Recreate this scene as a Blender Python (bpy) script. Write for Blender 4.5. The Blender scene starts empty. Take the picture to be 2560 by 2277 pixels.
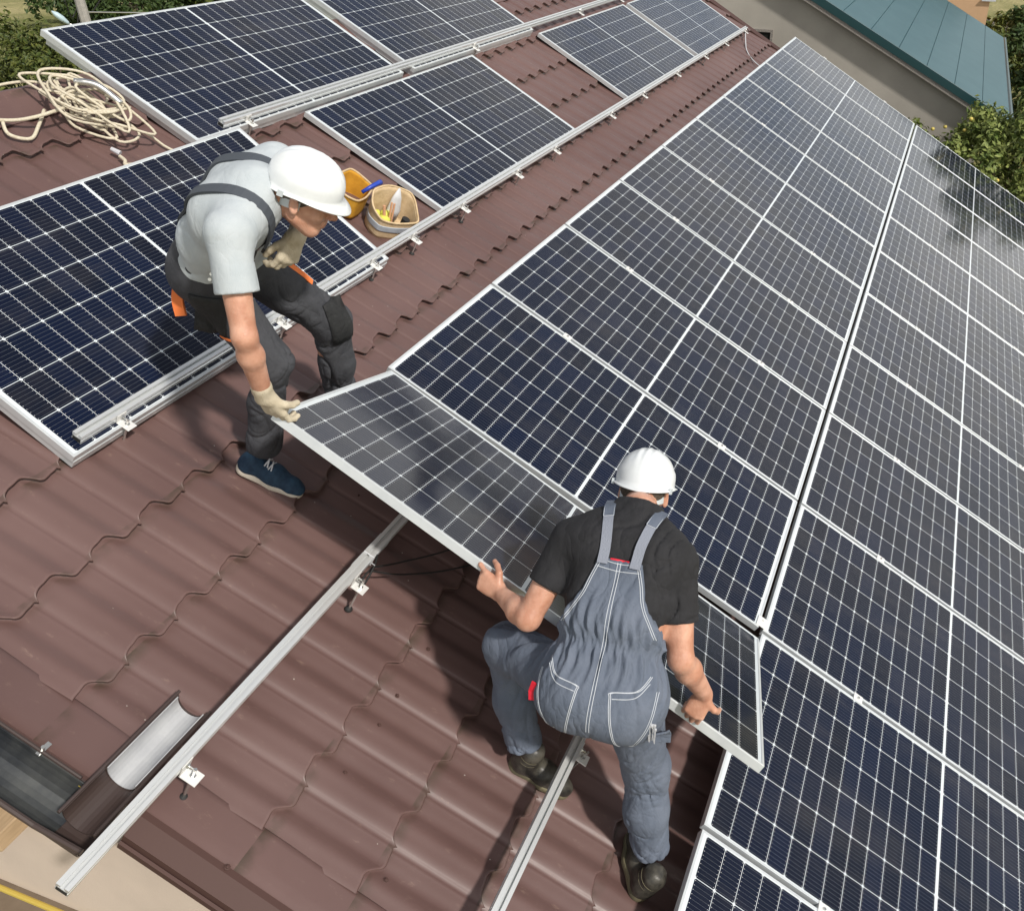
import bpy, bmesh, math, random
import numpy as np
from mathutils import Matrix, Vector, noise as mnoise
from mathutils.bvhtree import BVHTree
random.seed(7); np.random.seed(7)
R_ = math.radians
S = bpy.context.scene
# ------------------------------------------------------------------ frame of the roof: x along the ridge, y up the slope, z out of the tiles
PITCH = R_(30)
RM = Matrix.Rotation(PITCH, 4, 'X')
# ------------------------------------------------------------------ camera (a drone just off the gable end)
cam_d = bpy.data.cameras.new('camera'); cam = bpy.data.objects.new('camera', cam_d); S.collection.objects.link(cam); S.camera = cam
rv = Vector((2.21159958, -1.16699907, 1.13964753)); rot = Matrix.Rotation(rv.length, 3, rv.normalized())
CR = Matrix((rot[0], -rot[1], -rot[2])).transposed().to_4x4()
cam.matrix_world = RM @ (Matrix.Translation((-3.07367254, 1.13895789, 2.77711923)) @ CR)
cam_d.sensor_width = 36; cam_d.lens = 2233.1056 / 2560 * 36
cam_d.shift_x = -(1583.93 - 1280) / 2560; cam_d.shift_y = (1078.6 - 1138.5) / 2560
cam_d.clip_start = .05; cam_d.clip_end = 2000
# ------------------------------------------------------------------ sky and sun
SUN = (RM.to_3x3() @ Vector((-.36, -.25, 1))).normalized()
el = math.asin(SUN.z); azr = math.atan2(SUN.x, SUN.y)
W = bpy.data.worlds.new('World'); S.world = W; W.use_nodes = True
wn = W.node_tree.nodes; wl = W.node_tree.links; wn.clear()
wo = wn.new('ShaderNodeOutputWorld'); bg = wn.new('ShaderNodeBackground'); sky = wn.new('ShaderNodeTexSky')
sky.sky_type = 'NISHITA'; sky.sun_disc = False; sky.sun_elevation = el; sky.sun_rotation = azr; sky.air_density = 1.0; sky.dust_density = 1.6
tc = wn.new('ShaderNodeTexCoord'); mp = wn.new('ShaderNodeMapping'); mp.inputs['Scale'].default_value = (1, 1, 2.6)
nz = wn.new('ShaderNodeTexNoise'); nz.inputs['Scale'].default_value = 2.1; nz.inputs['Detail'].default_value = 7; nz.inputs['Roughness'].default_value = .58
rp = wn.new('ShaderNodeValToRGB'); rp.color_ramp.elements[0].position = .32; rp.color_ramp.elements[1].position = .58
mx = wn.new('ShaderNodeMix'); mx.data_type = 'RGBA'
sxyz = wn.new('ShaderNodeSeparateXYZ'); hz = wn.new('ShaderNodeMapRange'); hz.inputs[1].default_value = .05; hz.inputs[2].default_value = .75; hz.inputs[3].default_value = 12.0; hz.inputs[4].default_value = 3.4
CLOUD = wn.new('ShaderNodeVectorMath'); CLOUD.operation = 'SCALE'; CLOUD.inputs[0].default_value = (1, .985, .945)
wl.new(tc.outputs['Generated'], sxyz.inputs[0]); wl.new(sxyz.outputs[2], hz.inputs[0]); wl.new(hz.outputs[0], CLOUD.inputs['Scale'])
mf = wn.new('ShaderNodeMath'); mf.operation = 'MULTIPLY'; mf.inputs[1].default_value = .95
wl.new(tc.outputs['Generated'], mp.inputs[0]); wl.new(mp.outputs[0], nz.inputs['Vector']); wl.new(nz.outputs['Fac'], rp.inputs[0])
wl.new(rp.outputs[0], mf.inputs[0]); wl.new(mf.outputs[0], mx.inputs[0]); wl.new(sky.outputs[0], mx.inputs[6]); wl.new(CLOUD.outputs[0], mx.inputs[7])
wl.new(mx.outputs[2], bg.inputs['Color']); bg.inputs['Strength'].default_value = .094; wl.new(bg.outputs[0], wo.inputs[0])
sd = bpy.data.lights.new('sun', 'SUN'); sd.energy = 2.9; sd.angle = R_(3.2); sd.color = (1, .95, .88)
so = bpy.data.objects.new('sun', sd); S.collection.objects.link(so); so.rotation_euler = (-SUN).to_track_quat('-Z', 'Y').to_euler()
S.view_settings.view_transform = 'Standard'; S.view_settings.look = 'None'; S.view_settings.gamma = 1; S.view_settings.exposure = 0.36
# ------------------------------------------------------------------ helpers
C = S.collection
def mat(name, col, rough=.5, metal=0, spec=.5, coat=0, coatr=.05, noise_=0, nscale=20, col2=None, bump=0, bscale=60, sss=0, mapscale=None):
    m = bpy.data.materials.new(name); m.use_nodes = True; n = m.node_tree.nodes; l = m.node_tree.links
    b = n['Principled BSDF']; b.inputs['Base Color'].default_value = (*col, 1); b.inputs['Roughness'].default_value = rough
    b.inputs['Metallic'].default_value = metal; b.inputs['Specular IOR Level'].default_value = spec
    b.inputs['Coat Weight'].default_value = coat; b.inputs['Coat Roughness'].default_value = coatr
    if sss: b.inputs['Subsurface Weight'].default_value = sss; b.inputs['Subsurface Radius'].default_value = (.012, .005, .003); b.inputs['Subsurface Scale'].default_value = 1
    t = n.new('ShaderNodeTexCoord'); v = t.outputs['Object']
    if mapscale:
        q = n.new('ShaderNodeMapping'); q.inputs['Scale'].default_value = mapscale; l.new(v, q.inputs[0]); v = q.outputs[0]
    if col2:
        x = n.new('ShaderNodeTexNoise'); x.inputs['Scale'].default_value = nscale; x.inputs['Detail'].default_value = 6; x.inputs['Roughness'].default_value = .6
        r = n.new('ShaderNodeValToRGB'); r.color_ramp.elements[0].position = .38; r.color_ramp.elements[1].position = .66
        r.color_ramp.elements[0].color = (*col, 1); r.color_ramp.elements[1].color = (*col2, 1)
        l.new(v, x.inputs['Vector']); l.new(x.outputs['Fac'], r.inputs[0]); l.new(r.outputs[0], b.inputs['Base Color'])
    if bump:
        x = n.new('ShaderNodeTexNoise'); x.inputs['Scale'].default_value = bscale; x.inputs['Detail'].default_value = 4
        u = n.new('ShaderNodeBump'); u.inputs['Strength'].default_value = bump; u.inputs['Distance'].default_value = .004
        l.new(v, x.inputs['Vector']); l.new(x.outputs['Fac'], u.inputs['Height']); l.new(u.outputs[0], b.inputs['Normal'])
    return m
def wrinkle(m, scale=9, dist=.010, stretch=(1, 1, .55), seed=0.0, strength=.8):
    n = m.node_tree.nodes; l = m.node_tree.links; b = n['Principled BSDF']; t = n.new('ShaderNodeTexCoord'); q = n.new('ShaderNodeMapping'); q.inputs['Scale'].default_value = stretch; q.inputs['Location'].default_value = (seed, seed * 2, 0); q.inputs['Rotation'].default_value = (.5, .3, .4)
    l.new(t.outputs['Object'], q.inputs[0]); tot = None
    for sc, am in ((scale, 1.0), (scale * 2.7, .38)):
        x = n.new('ShaderNodeTexNoise'); x.inputs['Scale'].default_value = sc; x.inputs['Detail'].default_value = 1.5; x.inputs['Distortion'].default_value = .9; l.new(q.outputs[0], x.inputs['Vector'])
        a = n.new('ShaderNodeMath'); a.operation = 'SUBTRACT'; a.inputs[1].default_value = .5; l.new(x.outputs['Fac'], a.inputs[0])
        c = n.new('ShaderNodeMath'); c.operation = 'ABSOLUTE'; l.new(a.outputs[0], c.inputs[0])
        e = n.new('ShaderNodeMath'); e.operation = 'POWER'; e.inputs[1].default_value = .6; l.new(c.outputs[0], e.inputs[0])
        g = n.new('ShaderNodeMath'); g.operation = 'MULTIPLY'; g.inputs[1].default_value = am; l.new(e.outputs[0], g.inputs[0])
        if tot: h = n.new('ShaderNodeMath'); h.operation = 'ADD'; l.new(tot, h.inputs[0]); l.new(g.outputs[0], h.inputs[1]); tot = h.outputs[0]
        else: tot = g.outputs[0]
    u = n.new('ShaderNodeBump'); u.inputs['Strength'].default_value = strength; u.inputs['Distance'].default_value = dist; l.new(tot, u.inputs['Height'])
    old = b.inputs['Normal'].links
    if old: l.new(old[0].from_socket, u.inputs['Normal'])
    l.new(u.outputs[0], b.inputs['Normal']); return m
def tag(o, label=None, cat=None, group=None, kind=None):
    if label: o['label'] = label
    if cat: o['category'] = cat
    if group: o['group'] = group
    if kind: o['kind'] = kind
    return o
def link(name, me, m=None, parent=None, smooth=False):
    o = bpy.data.objects.new(name, me); C.objects.link(o)
    if m:
        for k in (m if isinstance(m, (list, tuple)) else [m]): me.materials.append(k)
    if smooth: me.shade_smooth()
    if parent: o.parent = parent
    return o
def empty(name, mtx, label, cat, group=None):
    o = bpy.data.objects.new(name, None); C.objects.link(o); o.matrix_world = mtx; o.empty_display_size = .1
    return tag(o, label, cat, group)
def roof_at(x, y, z, rz=0): return RM @ (Matrix.Translation((x, y, z)) @ Matrix.Rotation(rz, 4, 'Z'))
def mesh(verts, faces, name='m'):
    me = bpy.data.meshes.new(name); me.from_pydata([tuple(v) for v in verts], [], faces); me.update(); return me
class MB:
    def __init__(s): s.v = []; s.f = []
    def add(s, vs, fs):
        o = len(s.v); s.v += [tuple(v) for v in vs]; s.f += [tuple(o + i for i in f) for f in fs]
    def box(s, a, b, M=None):
        x0, y0, z0 = a; x1, y1, z1 = b
        vs = [Vector(p) for p in ((x0,y0,z0),(x1,y0,z0),(x1,y1,z0),(x0,y1,z0),(x0,y0,z1),(x1,y0,z1),(x1,y1,z1),(x0,y1,z1))]
        if M: vs = [M @ v for v in vs]
        s.add(vs, [(3,2,1,0),(4,5,6,7),(0,1,5,4),(1,2,6,5),(2,3,7,6),(3,0,4,7)])
    def tube(s, pts, r, n=8, r2=None, caps=True):
        pts = [Vector(p) for p in pts]; m = len(pts); up = None; base = len(s.v); rs = []
        for i, p in enumerate(pts):
            d = (pts[min(i+1, m-1)] - pts[max(i-1, 0)]).normalized()
            if up is None:
                up = Vector((0, 0, 1)) if abs(d.z) < .9 else Vector((1, 0, 0))
            a = d.cross(up).normalized(); up = a.cross(d).normalized()
            rr = r[i] if isinstance(r, (list, tuple)) else (r if r2 is None else r + (r2 - r) * i / (m - 1))
            for k in range(n):
                t = 2 * math.pi * k / n
                s.v.append(tuple(p + (a * math.cos(t) + up * math.sin(t)) * rr))
        for i in range(m - 1):
            for k in range(n):
                k2 = (k + 1) % n; s.f.append((base + i*n + k, base + i*n + k2, base + (i+1)*n + k2, base + (i+1)*n + k))
        if caps: s.f.append(tuple(base + k for k in range(n))[::-1]); s.f.append(tuple(base + (m-1)*n + k for k in range(n)))
    def prism(s, prof, x0, x1, closed=True, ax='x'):      # profile (a,b) swept along an axis
        f = {'x': lambda t, a, b: (t, a, b), 'y': lambda t, a, b: (a, t, b)}[ax]
        n = len(prof); base = len(s.v)
        for t in (x0, x1): s.v += [f(t, a, b) for a, b in prof]
        for k in range(n if closed else n - 1):
            k2 = (k + 1) % n; s.f.append((base + k, base + k2, base + n + k2, base + n + k))
        if closed: s.f.append(tuple(base + k for k in range(n))[::-1]); s.f.append(tuple(base + n + k for k in range(n)))
    def lathe(s, prof, M=None, n=16):
        base = len(s.v); m = len(prof)
        for r, z in prof:
            for k in range(n):
                p = Vector((r * math.cos(2*math.pi*k/n), r * math.sin(2*math.pi*k/n), z)); s.v.append(tuple(M @ p if M else p))
        for i in range(m - 1):
            for k in range(n):
                k2 = (k+1) % n; s.f.append((base+i*n+k, base+i*n+k2, base+(i+1)*n+k2, base+(i+1)*n+k))
        s.f.append(tuple(base + k for k in range(n))[::-1]); s.f.append(tuple(base + (m-1)*n + k for k in range(n)))
    def build(s, name, m, parent=None, smooth=False, bevel=0):
        me = mesh(s.v, s.f, name)
        bm = bmesh.new(); bm.from_mesh(me); bmesh.ops.recalc_face_normals(bm, faces=bm.faces)
        if bevel: bmesh.ops.bevel(bm, geom=[e for e in bm.edges if len(e.link_faces) == 2 and e.calc_face_angle(0) > .6], offset=bevel, segments=1, affect='EDGES')
        bm.to_mesh(me); bm.free()
        return link(name, me, m, parent, smooth)
def copy_tree(o, parent=None):
    c = o.copy(); C.objects.link(c); c.parent = parent
    for ch in list(o.children): copy_tree(ch, c)
    return c
def catmull(P, n=8):
    P = [Vector(p) for p in P]; Q = [P[0]] + P + [P[-1]]; out = []
    for i in range(1, len(Q) - 2):
        for k in range(n):
            t = k / n; a, b, c, d = Q[i-1], Q[i], Q[i+1], Q[i+2]
            out.append(.5 * ((2*b) + (c-a)*t + (2*a-5*b+4*c-d)*t*t + (3*b-a-3*c+d)*t**3))
    out.append(P[-1]); return out
ORD = ['first', 'second', 'third', 'fourth', 'fifth', 'sixth', 'seventh', 'eighth', 'ninth', 'tenth', 'eleventh', 'twelfth', 'thirteenth']
# ------------------------------------------------------------------ materials
M = {}
M['alu'] = mat('anodised_aluminium', (.66, .69, .70), .38, .35, col2=(.58, .61, .63), nscale=9)
M['alu_mill'] = mat('mill_aluminium', (.74, .76, .76), .34, .6, col2=(.80, .81, .80), nscale=30, mapscale=(1, 12, 12))
M['steel'] = mat('stainless_steel', (.62, .62, .60), .25, .9)
M['zinc'] = mat('bracket_aluminium', (.80, .80, .78), .4, .3)
M['rubber'] = mat('black_rubber', (.015, .015, .015), .7)
M['backsheet'] = mat('white_backsheet', (.7, .7, .7), .6)
M['wall'] = mat('beige_render', (.66, .55, .46), .9, col2=(.60, .50, .42), nscale=3, bump=.25, bscale=160)
M['plinth'] = mat('brown_render', (.14, .10, .065), .9, col2=(.19, .14, .095), nscale=5, bump=.3, bscale=80)
M['dark_trim'] = mat('brown_trim', (.075, .040, .034), .6, spec=.25)
M['yellow'] = mat('yellow_paint', (.50, .37, .07), .5)
M['rope'] = mat('rope_fibre', (.66, .60, .47), .85, col2=(.52, .46, .34), nscale=90, bump=.6, bscale=300)
M['grey_gutter'] = mat('grey_gutter', (.05, .055, .062), .3, .5, col2=(.13, .135, .13), nscale=6)
M['white_plastic'] = mat('white_plastic', (.62, .63, .65), .45, col2=(.5, .5, .52), nscale=14)
M['brown_plastic'] = mat('brown_plastic', (.055, .038, .034), .38)
M['wood'] = mat('pale_wood', (.42, .30, .18), .7, col2=(.34, .24, .14), nscale=12, mapscale=(1, 8, 8))
def tile_mat():
    m = mat('tile_steel', (.2, .12, .1), .50, 0, .62); n = m.node_tree.nodes; l = m.node_tree.links; b = n['Principled BSDF']
    t = n.new('ShaderNodeTexCoord'); a = n.new('ShaderNodeTexNoise'); a.inputs['Scale'].default_value = 1.3; a.inputs['Detail'].default_value = 5
    r = n.new('ShaderNodeValToRGB'); r.color_ramp.elements[0].position = .35; r.color_ramp.elements[1].position = .7
    r.color_ramp.elements[0].color = (.118, .066, .059, 1); r.color_ramp.elements[1].color = (.152, .090, .081, 1)
    l.new(t.outputs['Object'], a.inputs['Vector']); l.new(a.outputs['Fac'], r.inputs[0])
    # dust specks and scuffs
    d = n.new('ShaderNodeTexNoise'); d.inputs['Scale'].default_value = 34; d.inputs['Detail'].default_value = 8; d.inputs['Roughness'].default_value = .75
    dr = n.new('ShaderNodeValToRGB'); dr.color_ramp.elements[0].position = .60; dr.color_ramp.elements[1].position = .74
    mp_ = n.new('ShaderNodeMapping'); mp_.inputs['Scale'].default_value = (1, .35, 1); l.new(t.outputs['Object'], mp_.inputs[0]); l.new(mp_.outputs[0], d.inputs['Vector']); l.new(d.outputs['Fac'], dr.inputs[0])
    x = n.new('ShaderNodeMix'); x.data_type = 'RGBA'; x.inputs[7].default_value = (.25, .165, .13, 1)
    k = n.new('ShaderNodeMath'); k.operation = 'MULTIPLY'; k.inputs[1].default_value = .75; l.new(dr.outputs[0], k.inputs[0]); l.new(k.outputs[0], x.inputs[0]); l.new(r.outputs[0], x.inputs[6])
    v = n.new('ShaderNodeTexVoronoi'); v.inputs['Scale'].default_value = 11; vr = n.new('ShaderNodeMath'); vr.operation = 'LESS_THAN'; vr.inputs[1].default_value = .028
    l.new(t.outputs['Object'], v.inputs['Vector']); l.new(v.outputs['Distance'], vr.inputs[0])
    y = n.new('ShaderNodeMix'); y.data_type = 'RGBA'; y.inputs[7].default_value = (.45, .40, .36, 1); l.new(vr.outputs[0], y.inputs[0]); l.new(x.outputs[2], y.inputs[6])
    # dirt gathered under each lap, lichen specks
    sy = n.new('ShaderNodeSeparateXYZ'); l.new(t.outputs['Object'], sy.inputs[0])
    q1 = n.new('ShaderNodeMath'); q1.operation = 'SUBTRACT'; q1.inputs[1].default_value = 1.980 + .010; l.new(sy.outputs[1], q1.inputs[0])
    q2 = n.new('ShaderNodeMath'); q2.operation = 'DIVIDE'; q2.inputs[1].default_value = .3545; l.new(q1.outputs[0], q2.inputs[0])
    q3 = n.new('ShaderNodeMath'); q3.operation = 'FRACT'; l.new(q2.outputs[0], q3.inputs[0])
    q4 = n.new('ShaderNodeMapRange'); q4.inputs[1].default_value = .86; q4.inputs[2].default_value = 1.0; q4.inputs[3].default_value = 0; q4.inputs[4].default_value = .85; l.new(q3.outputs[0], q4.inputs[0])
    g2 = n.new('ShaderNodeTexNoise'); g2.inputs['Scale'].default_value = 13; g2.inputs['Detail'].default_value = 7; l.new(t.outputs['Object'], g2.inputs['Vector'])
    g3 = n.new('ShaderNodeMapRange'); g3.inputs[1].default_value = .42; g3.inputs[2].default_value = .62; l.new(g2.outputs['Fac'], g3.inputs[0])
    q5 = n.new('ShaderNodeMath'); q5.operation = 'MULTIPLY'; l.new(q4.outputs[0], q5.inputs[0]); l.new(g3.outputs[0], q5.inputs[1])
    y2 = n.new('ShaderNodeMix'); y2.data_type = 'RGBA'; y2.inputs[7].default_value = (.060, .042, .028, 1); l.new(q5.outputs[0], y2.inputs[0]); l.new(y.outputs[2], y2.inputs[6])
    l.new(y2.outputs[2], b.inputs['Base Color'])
    rr = n.new('ShaderNodeMapRange'); rr.inputs[3].default_value = .36; rr.inputs[4].default_value = .58; l.new(d.outputs['Fac'], rr.inputs[0]); l.new(rr.outputs[0], b.inputs['Roughness'])
    bu = n.new('ShaderNodeBump'); bu.inputs['Strength'].default_value = .12; bu.inputs['Distance'].default_value = .01; l.new(a.outputs['Fac'], bu.inputs['Height']); l.new(bu.outputs[0], b.inputs['Normal'])
    return m
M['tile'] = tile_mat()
def cell_mat():
    m = bpy.data.materials.new('solar_cells'); m.use_nodes = True; n = m.node_tree.nodes; l = m.node_tree.links; b = n['Principled BSDF']
    t = n.new('ShaderNodeTexCoord'); sp = n.new('ShaderNodeSeparateXYZ'); l.new(t.outputs['Object'], sp.inputs[0])
    def mth(op, a, bb=None, c=None):
        k = n.new('ShaderNodeMath'); k.operation = op
        for i, q in enumerate((a, bb, c)):
            if q is None: continue
            if isinstance(q, (int, float)): k.inputs[i].default_value = q
            else: l.new(q, k.inputs[i])
        return k.outputs[0]
    PX, PY = .1690, .0846
    X, Y = sp.outputs[0], sp.outputs[1]
    ex = mth('PINGPONG', X, PX / 2)                       # distance to nearest cell boundary across (boundaries at multiples of PX)
    Ya = mth('SUBTRACT', mth('ABSOLUTE', Y), .0065)
    ey = mth('PINGPONG', Ya, PY / 2)
    gapx = mth('LESS_THAN', ex, .0013); gapy = mth('LESS_THAN', ey, .00095); mid = mth('LESS_THAN', Ya, .0)
    dia = mth('LESS_THAN', mth('ADD', ex, ey), .0080)
    out = mth('MAXIMUM', mth('GREATER_THAN', mth('ABSOLUTE', X), PX * 3 - .001), mth('GREATER_THAN', Ya, PY * 12 - .001))
    white = mth('MAXIMUM', mth('MAXIMUM', mth('MAXIMUM', gapx, gapy), mth('MAXIMUM', mid, dia)), out)
    bb = mth('PINGPONG', mth('ADD', X, PX / 20), PX / 20)
    bus = mth('MULTIPLY', mth('LESS_THAN', bb, .00045), mth('GREATER_THAN', ex, .006))
    pad = mth('MULTIPLY', mth('MULTIPLY', mth('LESS_THAN', bb, .0011), mth('LESS_THAN', mth('ABSOLUTE', mth('SUBTRACT', ey, .0062)), .0012)), mth('GREATER_THAN', ex, .006))
    # cell tint varies a little from cell to cell
    fl = n.new('ShaderNodeCombineXYZ'); l.new(mth('FLOOR', mth('DIVIDE', X, PX)), fl.inputs[0]); l.new(mth('FLOOR', mth('DIVIDE', Y, PY)), fl.inputs[1])
    oi = n.new('ShaderNodeObjectInfo'); l.new(mth('MULTIPLY', oi.outputs['Random'], 50.0), fl.inputs[2])
    wn_ = n.new('ShaderNodeTexWhiteNoise'); l.new(fl.outputs[0], wn_.inputs[0])
    rc = n.new('ShaderNodeValToRGB'); rc.color_ramp.elements[0].color = (.0022, .0042, .013, 1); rc.color_ramp.elements[1].color = (.0026, .0066, .025, 1); l.new(wn_.outputs['Value'], rc.inputs[0])
    a = n.new('ShaderNodeMix'); a.data_type = 'RGBA'; l.new(mth('MULTIPLY', bus, .38), a.inputs[0]); l.new(rc.outputs[0], a.inputs[6]); a.inputs[7].default_value = (.24, .26, .29, 1)
    a2 = n.new('ShaderNodeMix'); a2.data_type = 'RGBA'; l.new(pad, a2.inputs[0]); l.new(a.outputs[2], a2.inputs[6]); a2.inputs[7].default_value = (.6, .6, .62, 1)
    c = n.new('ShaderNodeMix'); c.data_type = 'RGBA'; l.new(white, c.inputs[0]); l.new(a2.outputs[2], c.inputs[6]); c.inputs[7].default_value = (.62, .67, .70, 1)
    dn = n.new('ShaderNodeTexNoise'); dn.inputs['Scale'].default_value = 2.3; dn.inputs['Detail'].default_value = 9; dn.inputs['Roughness'].default_value = .7; dmp = n.new('ShaderNodeMapping'); dmp.inputs['Scale'].default_value = (2.5, .7, 1); dv = n.new('ShaderNodeVectorMath'); dv.operation = 'ADD'
    l.new(t.outputs['Object'], dmp.inputs[0]); l.new(dmp.outputs[0], dv.inputs[0]); l.new(oi.outputs['Random'], dv.inputs[1]); l.new(dv.outputs[0], dn.inputs['Vector'])
    dr_ = n.new('ShaderNodeMapRange'); dr_.inputs[1].default_value = .48; dr_.inputs[2].default_value = .75; dr_.inputs[3].default_value = 0; dr_.inputs[4].default_value = .045; l.new(dn.outputs['Fac'], dr_.inputs[0])
    ds = n.new('ShaderNodeMix'); ds.data_type = 'RGBA'; l.new(dr_.outputs[0], ds.inputs[0]); l.new(c.outputs[2], ds.inputs[6]); ds.inputs[7].default_value = (.42, .38, .32, 1)
    l.new(ds.outputs[2], b.inputs['Base Color']); b.inputs['Roughness'].default_value = .5; b.inputs['Specular IOR Level'].default_value = .05
    # glass: slightly dusty
    du = n.new('ShaderNodeTexNoise'); du.inputs['Scale'].default_value = 3; du.inputs['Detail'].default_value = 8; l.new(t.outputs['Object'], du.inputs['Vector'])
    dm = n.new('ShaderNodeMapRange'); dm.inputs[1].default_value = .3; dm.inputs[2].default_value = .7; dm.inputs[3].default_value = .07; dm.inputs[4].default_value = .14; l.new(du.outputs['Fac'], dm.inputs[0])
    b.inputs['Coat Weight'].default_value = 1; l.new(dm.outputs[0], b.inputs['Coat Roughness']); b.inputs['Coat IOR'].default_value = 1.31
    return m
M['cells'] = cell_mat()
# ------------------------------------------------------------------ the house: tile roof, gable wall, trim
TZ = -.262                       # mean tile level below the array glass
PW, PS = .2195, .3545             # wave and step of the pressed tile sheet
XO, YO = 2.110, 1.980
def wave(x):
    s = (x - XO) / PW * 2 * math.pi
    v = .0072 * math.sin(s) - .0012 * math.sin(2*s) + .0012 * math.sin(3*s)
    g = ((x - XO) / PW) % 1.0
    v -= .0055 * math.exp(-((g - .965) * PW / .0045) ** 2) - .0016 * math.exp(-((g - .52) * PW / .004) ** 2)
    return v
def roof_sheet(x0, x1, y0, y1, mb):
    nx = max(2, int((x1 - x0) / PW * 26)); xs = [x0 + (x1 - x0) * i / nx for i in range(nx + 1)]
    k0 = math.floor((y0 - YO) / PS); rows = []
    y = YO + k0 * PS
    while y < y1:
        a = max(y, y0); b = min(y + PS, y1)
        st = .029
        h = lambda q: st * (1 - (q - y) / PS) 
        rows.append((a, h(a), b, h(b))); y += PS
    base = len(mb.v)
    ny = 0
    for (a, ha, b, hb) in rows:
        mm = a + .012
        sc = 0 if a < y0 + 1e-6 else 1
        for q, (yy, hh) in enumerate(((a + .034, ha - .0245), (a + .003, ha - .0065), (a, ha - .0040), (a + .004, ha), (mm, h_(ha, hb, a, b, mm)), ((a + b) / 2, (ha + hb) / 2), (b - .004, hb), (b + .002, hb))):
            for x in xs: mb.v.append((x, yy + (.0235 * wave(x) / .0076 if q < 5 and sc or q > 5 else 0), TZ + wave(x) + hh))
            ny += 1
    n = nx + 1
    for j in range(ny - 1):
        for i in range(nx): mb.f.append((base + j*n + i, base + j*n + i + 1, base + (j+1)*n + i + 1, base + (j+1)*n + i))
def h_(ha, hb, a, b, m): return ha + (hb - ha) * (m - a) / (b - a)
XE, YR, YEV = 10.45, 4.45, -4.35
house = empty('house', RM @ Matrix.Translation((4, 0, -.3)), 'house with brown wavy metal tile roof under the solar panels and beige gable wall', 'house')
HI = house.matrix_world.inverted()
def under(o, root, mtx=RM):
    o.parent = root; o.matrix_parent_inverse = Matrix.Identity(4); o.matrix_basis = root.matrix_world.inverted() @ mtx; return o
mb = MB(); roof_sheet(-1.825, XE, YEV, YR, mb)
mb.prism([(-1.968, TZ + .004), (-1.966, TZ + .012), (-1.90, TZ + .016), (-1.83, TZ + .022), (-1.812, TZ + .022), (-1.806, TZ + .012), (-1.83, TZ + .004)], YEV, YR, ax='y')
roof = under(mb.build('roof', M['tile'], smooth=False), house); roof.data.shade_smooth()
tag(roof, 'brown wavy metal tiles with stepped rows')
# the far side of the roof, unseen slope behind the ridge
mb = MB(); c30 = math.cos(math.radians(120)); s30 = math.sin(math.radians(120))
mb.box((-1.97, 0, -.012), (XE, 5.0, 0), Matrix.Translation((0, YR + .005, TZ)) @ Matrix.Rotation(-R_(60), 4, 'X'))
under(mb.build('back_slope', M['tile']), house)
# ridge flashing
mb = MB()
mb.prism([(4.29, TZ + .024), (4.30, TZ + .030), (4.455, TZ + .046), (4.475, TZ + .052), (4.492, TZ + .046), (4.55, TZ - .06), (4.54, TZ - .065), (4.475, TZ + .038), (4.30, TZ + .022)], -1.98, XE)
o = under(mb.build('ridge_cap', M['tile']), house)
# gable trim
mb = MB()
mb.prism([(-1.96, TZ - .012), (-1.955, TZ + .014), (-1.975, TZ + .016), (-2.035, TZ - .004), (-2.04, TZ - .05), (-2.03, TZ - .05), (-2.028, TZ - .012)], YEV, 1.60, ax='y')
mb.prism([(-2.0405, TZ - .03), (-2.050, TZ - .032), (-2.050, TZ - .062), (-2.045, TZ - .064), (-2.0405, TZ - .06)], YEV, 1.60, ax='y')
under(mb.build('verge_trim', M['dark_trim']), house)
mb = MB()
mb.prism([(-1.985, TZ + .012), (-1.95, TZ + .012), (-1.95, TZ - .02), (-1.972, TZ - .15), (-1.985, TZ - .15)], 1.76, YR, ax='y')
under(mb.build('verge_trim', M['dark_trim']), house)
mb = MB()
mb.prism([(XE - .02, TZ + .02), (XE + .11, TZ + .03), (XE + .12, TZ - .13), (XE + .10, TZ - .13), (XE + .10, TZ + .005), (XE - .02, TZ + .005)], YEV, YR, ax='y')
under(mb.build('verge_trim', M['dark_trim']), house)
# walls (world frame): gable wall under the verge, lower part in brown
GZ = -3.6
def wpt(x, y, z): return tuple(RM @ Vector((x, y, z)))
def rz_at(Y, off=-.05):   # world height of the roof plane above world y
    return (Y * math.sin(PITCH) + (TZ + off)) / math.cos(PITCH)
def gable(name, x0, x1, zb, zt, m, ya=-3.7, yb=3.95):
    mb = MB()
    P = [(ya, zb), (yb, zb), (yb, min(zt, rz_at(yb, -.12))), (ya, min(zt, rz_at(ya, -.12)))]
    if zt > 50: P = [(ya, zb), (yb, zb), (yb, rz_at(yb, -.12)), (ya, max(zb, rz_at(ya, -.12)))]
    mb.prism(P, x0, x1); return under(mb.build(name, m), house, Matrix.Identity(4))
gable('wall', -2.02, -1.8, -.11, 99, M['wall'], ya=.575, yb=3.9)
gable('wall', -2.00, -1.8, GZ, -.11, M['plinth'], ya=-3.45, yb=3.9)
mb = MB(); mb.box((-1.8, -3.4, GZ), (10.0, 3.7, GZ + .02))
under(mb.build('floor_slab', M['plinth']), house, Matrix.Identity(4))
mb = MB()
mb.box((-1.8, 3.7, GZ), (10.2, 3.9, rz_at(3.7, -.15))); mb.box((-1.8, -3.6, GZ), (10.2, -3.4, rz_at(-3.6, -.15))); mb.box((10.0, -3.4, GZ), (10.2, 3.7, rz_at(-3.5, -.15)))
under(mb.build('wall', M['wall']), house, Matrix.Identity(4))
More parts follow.
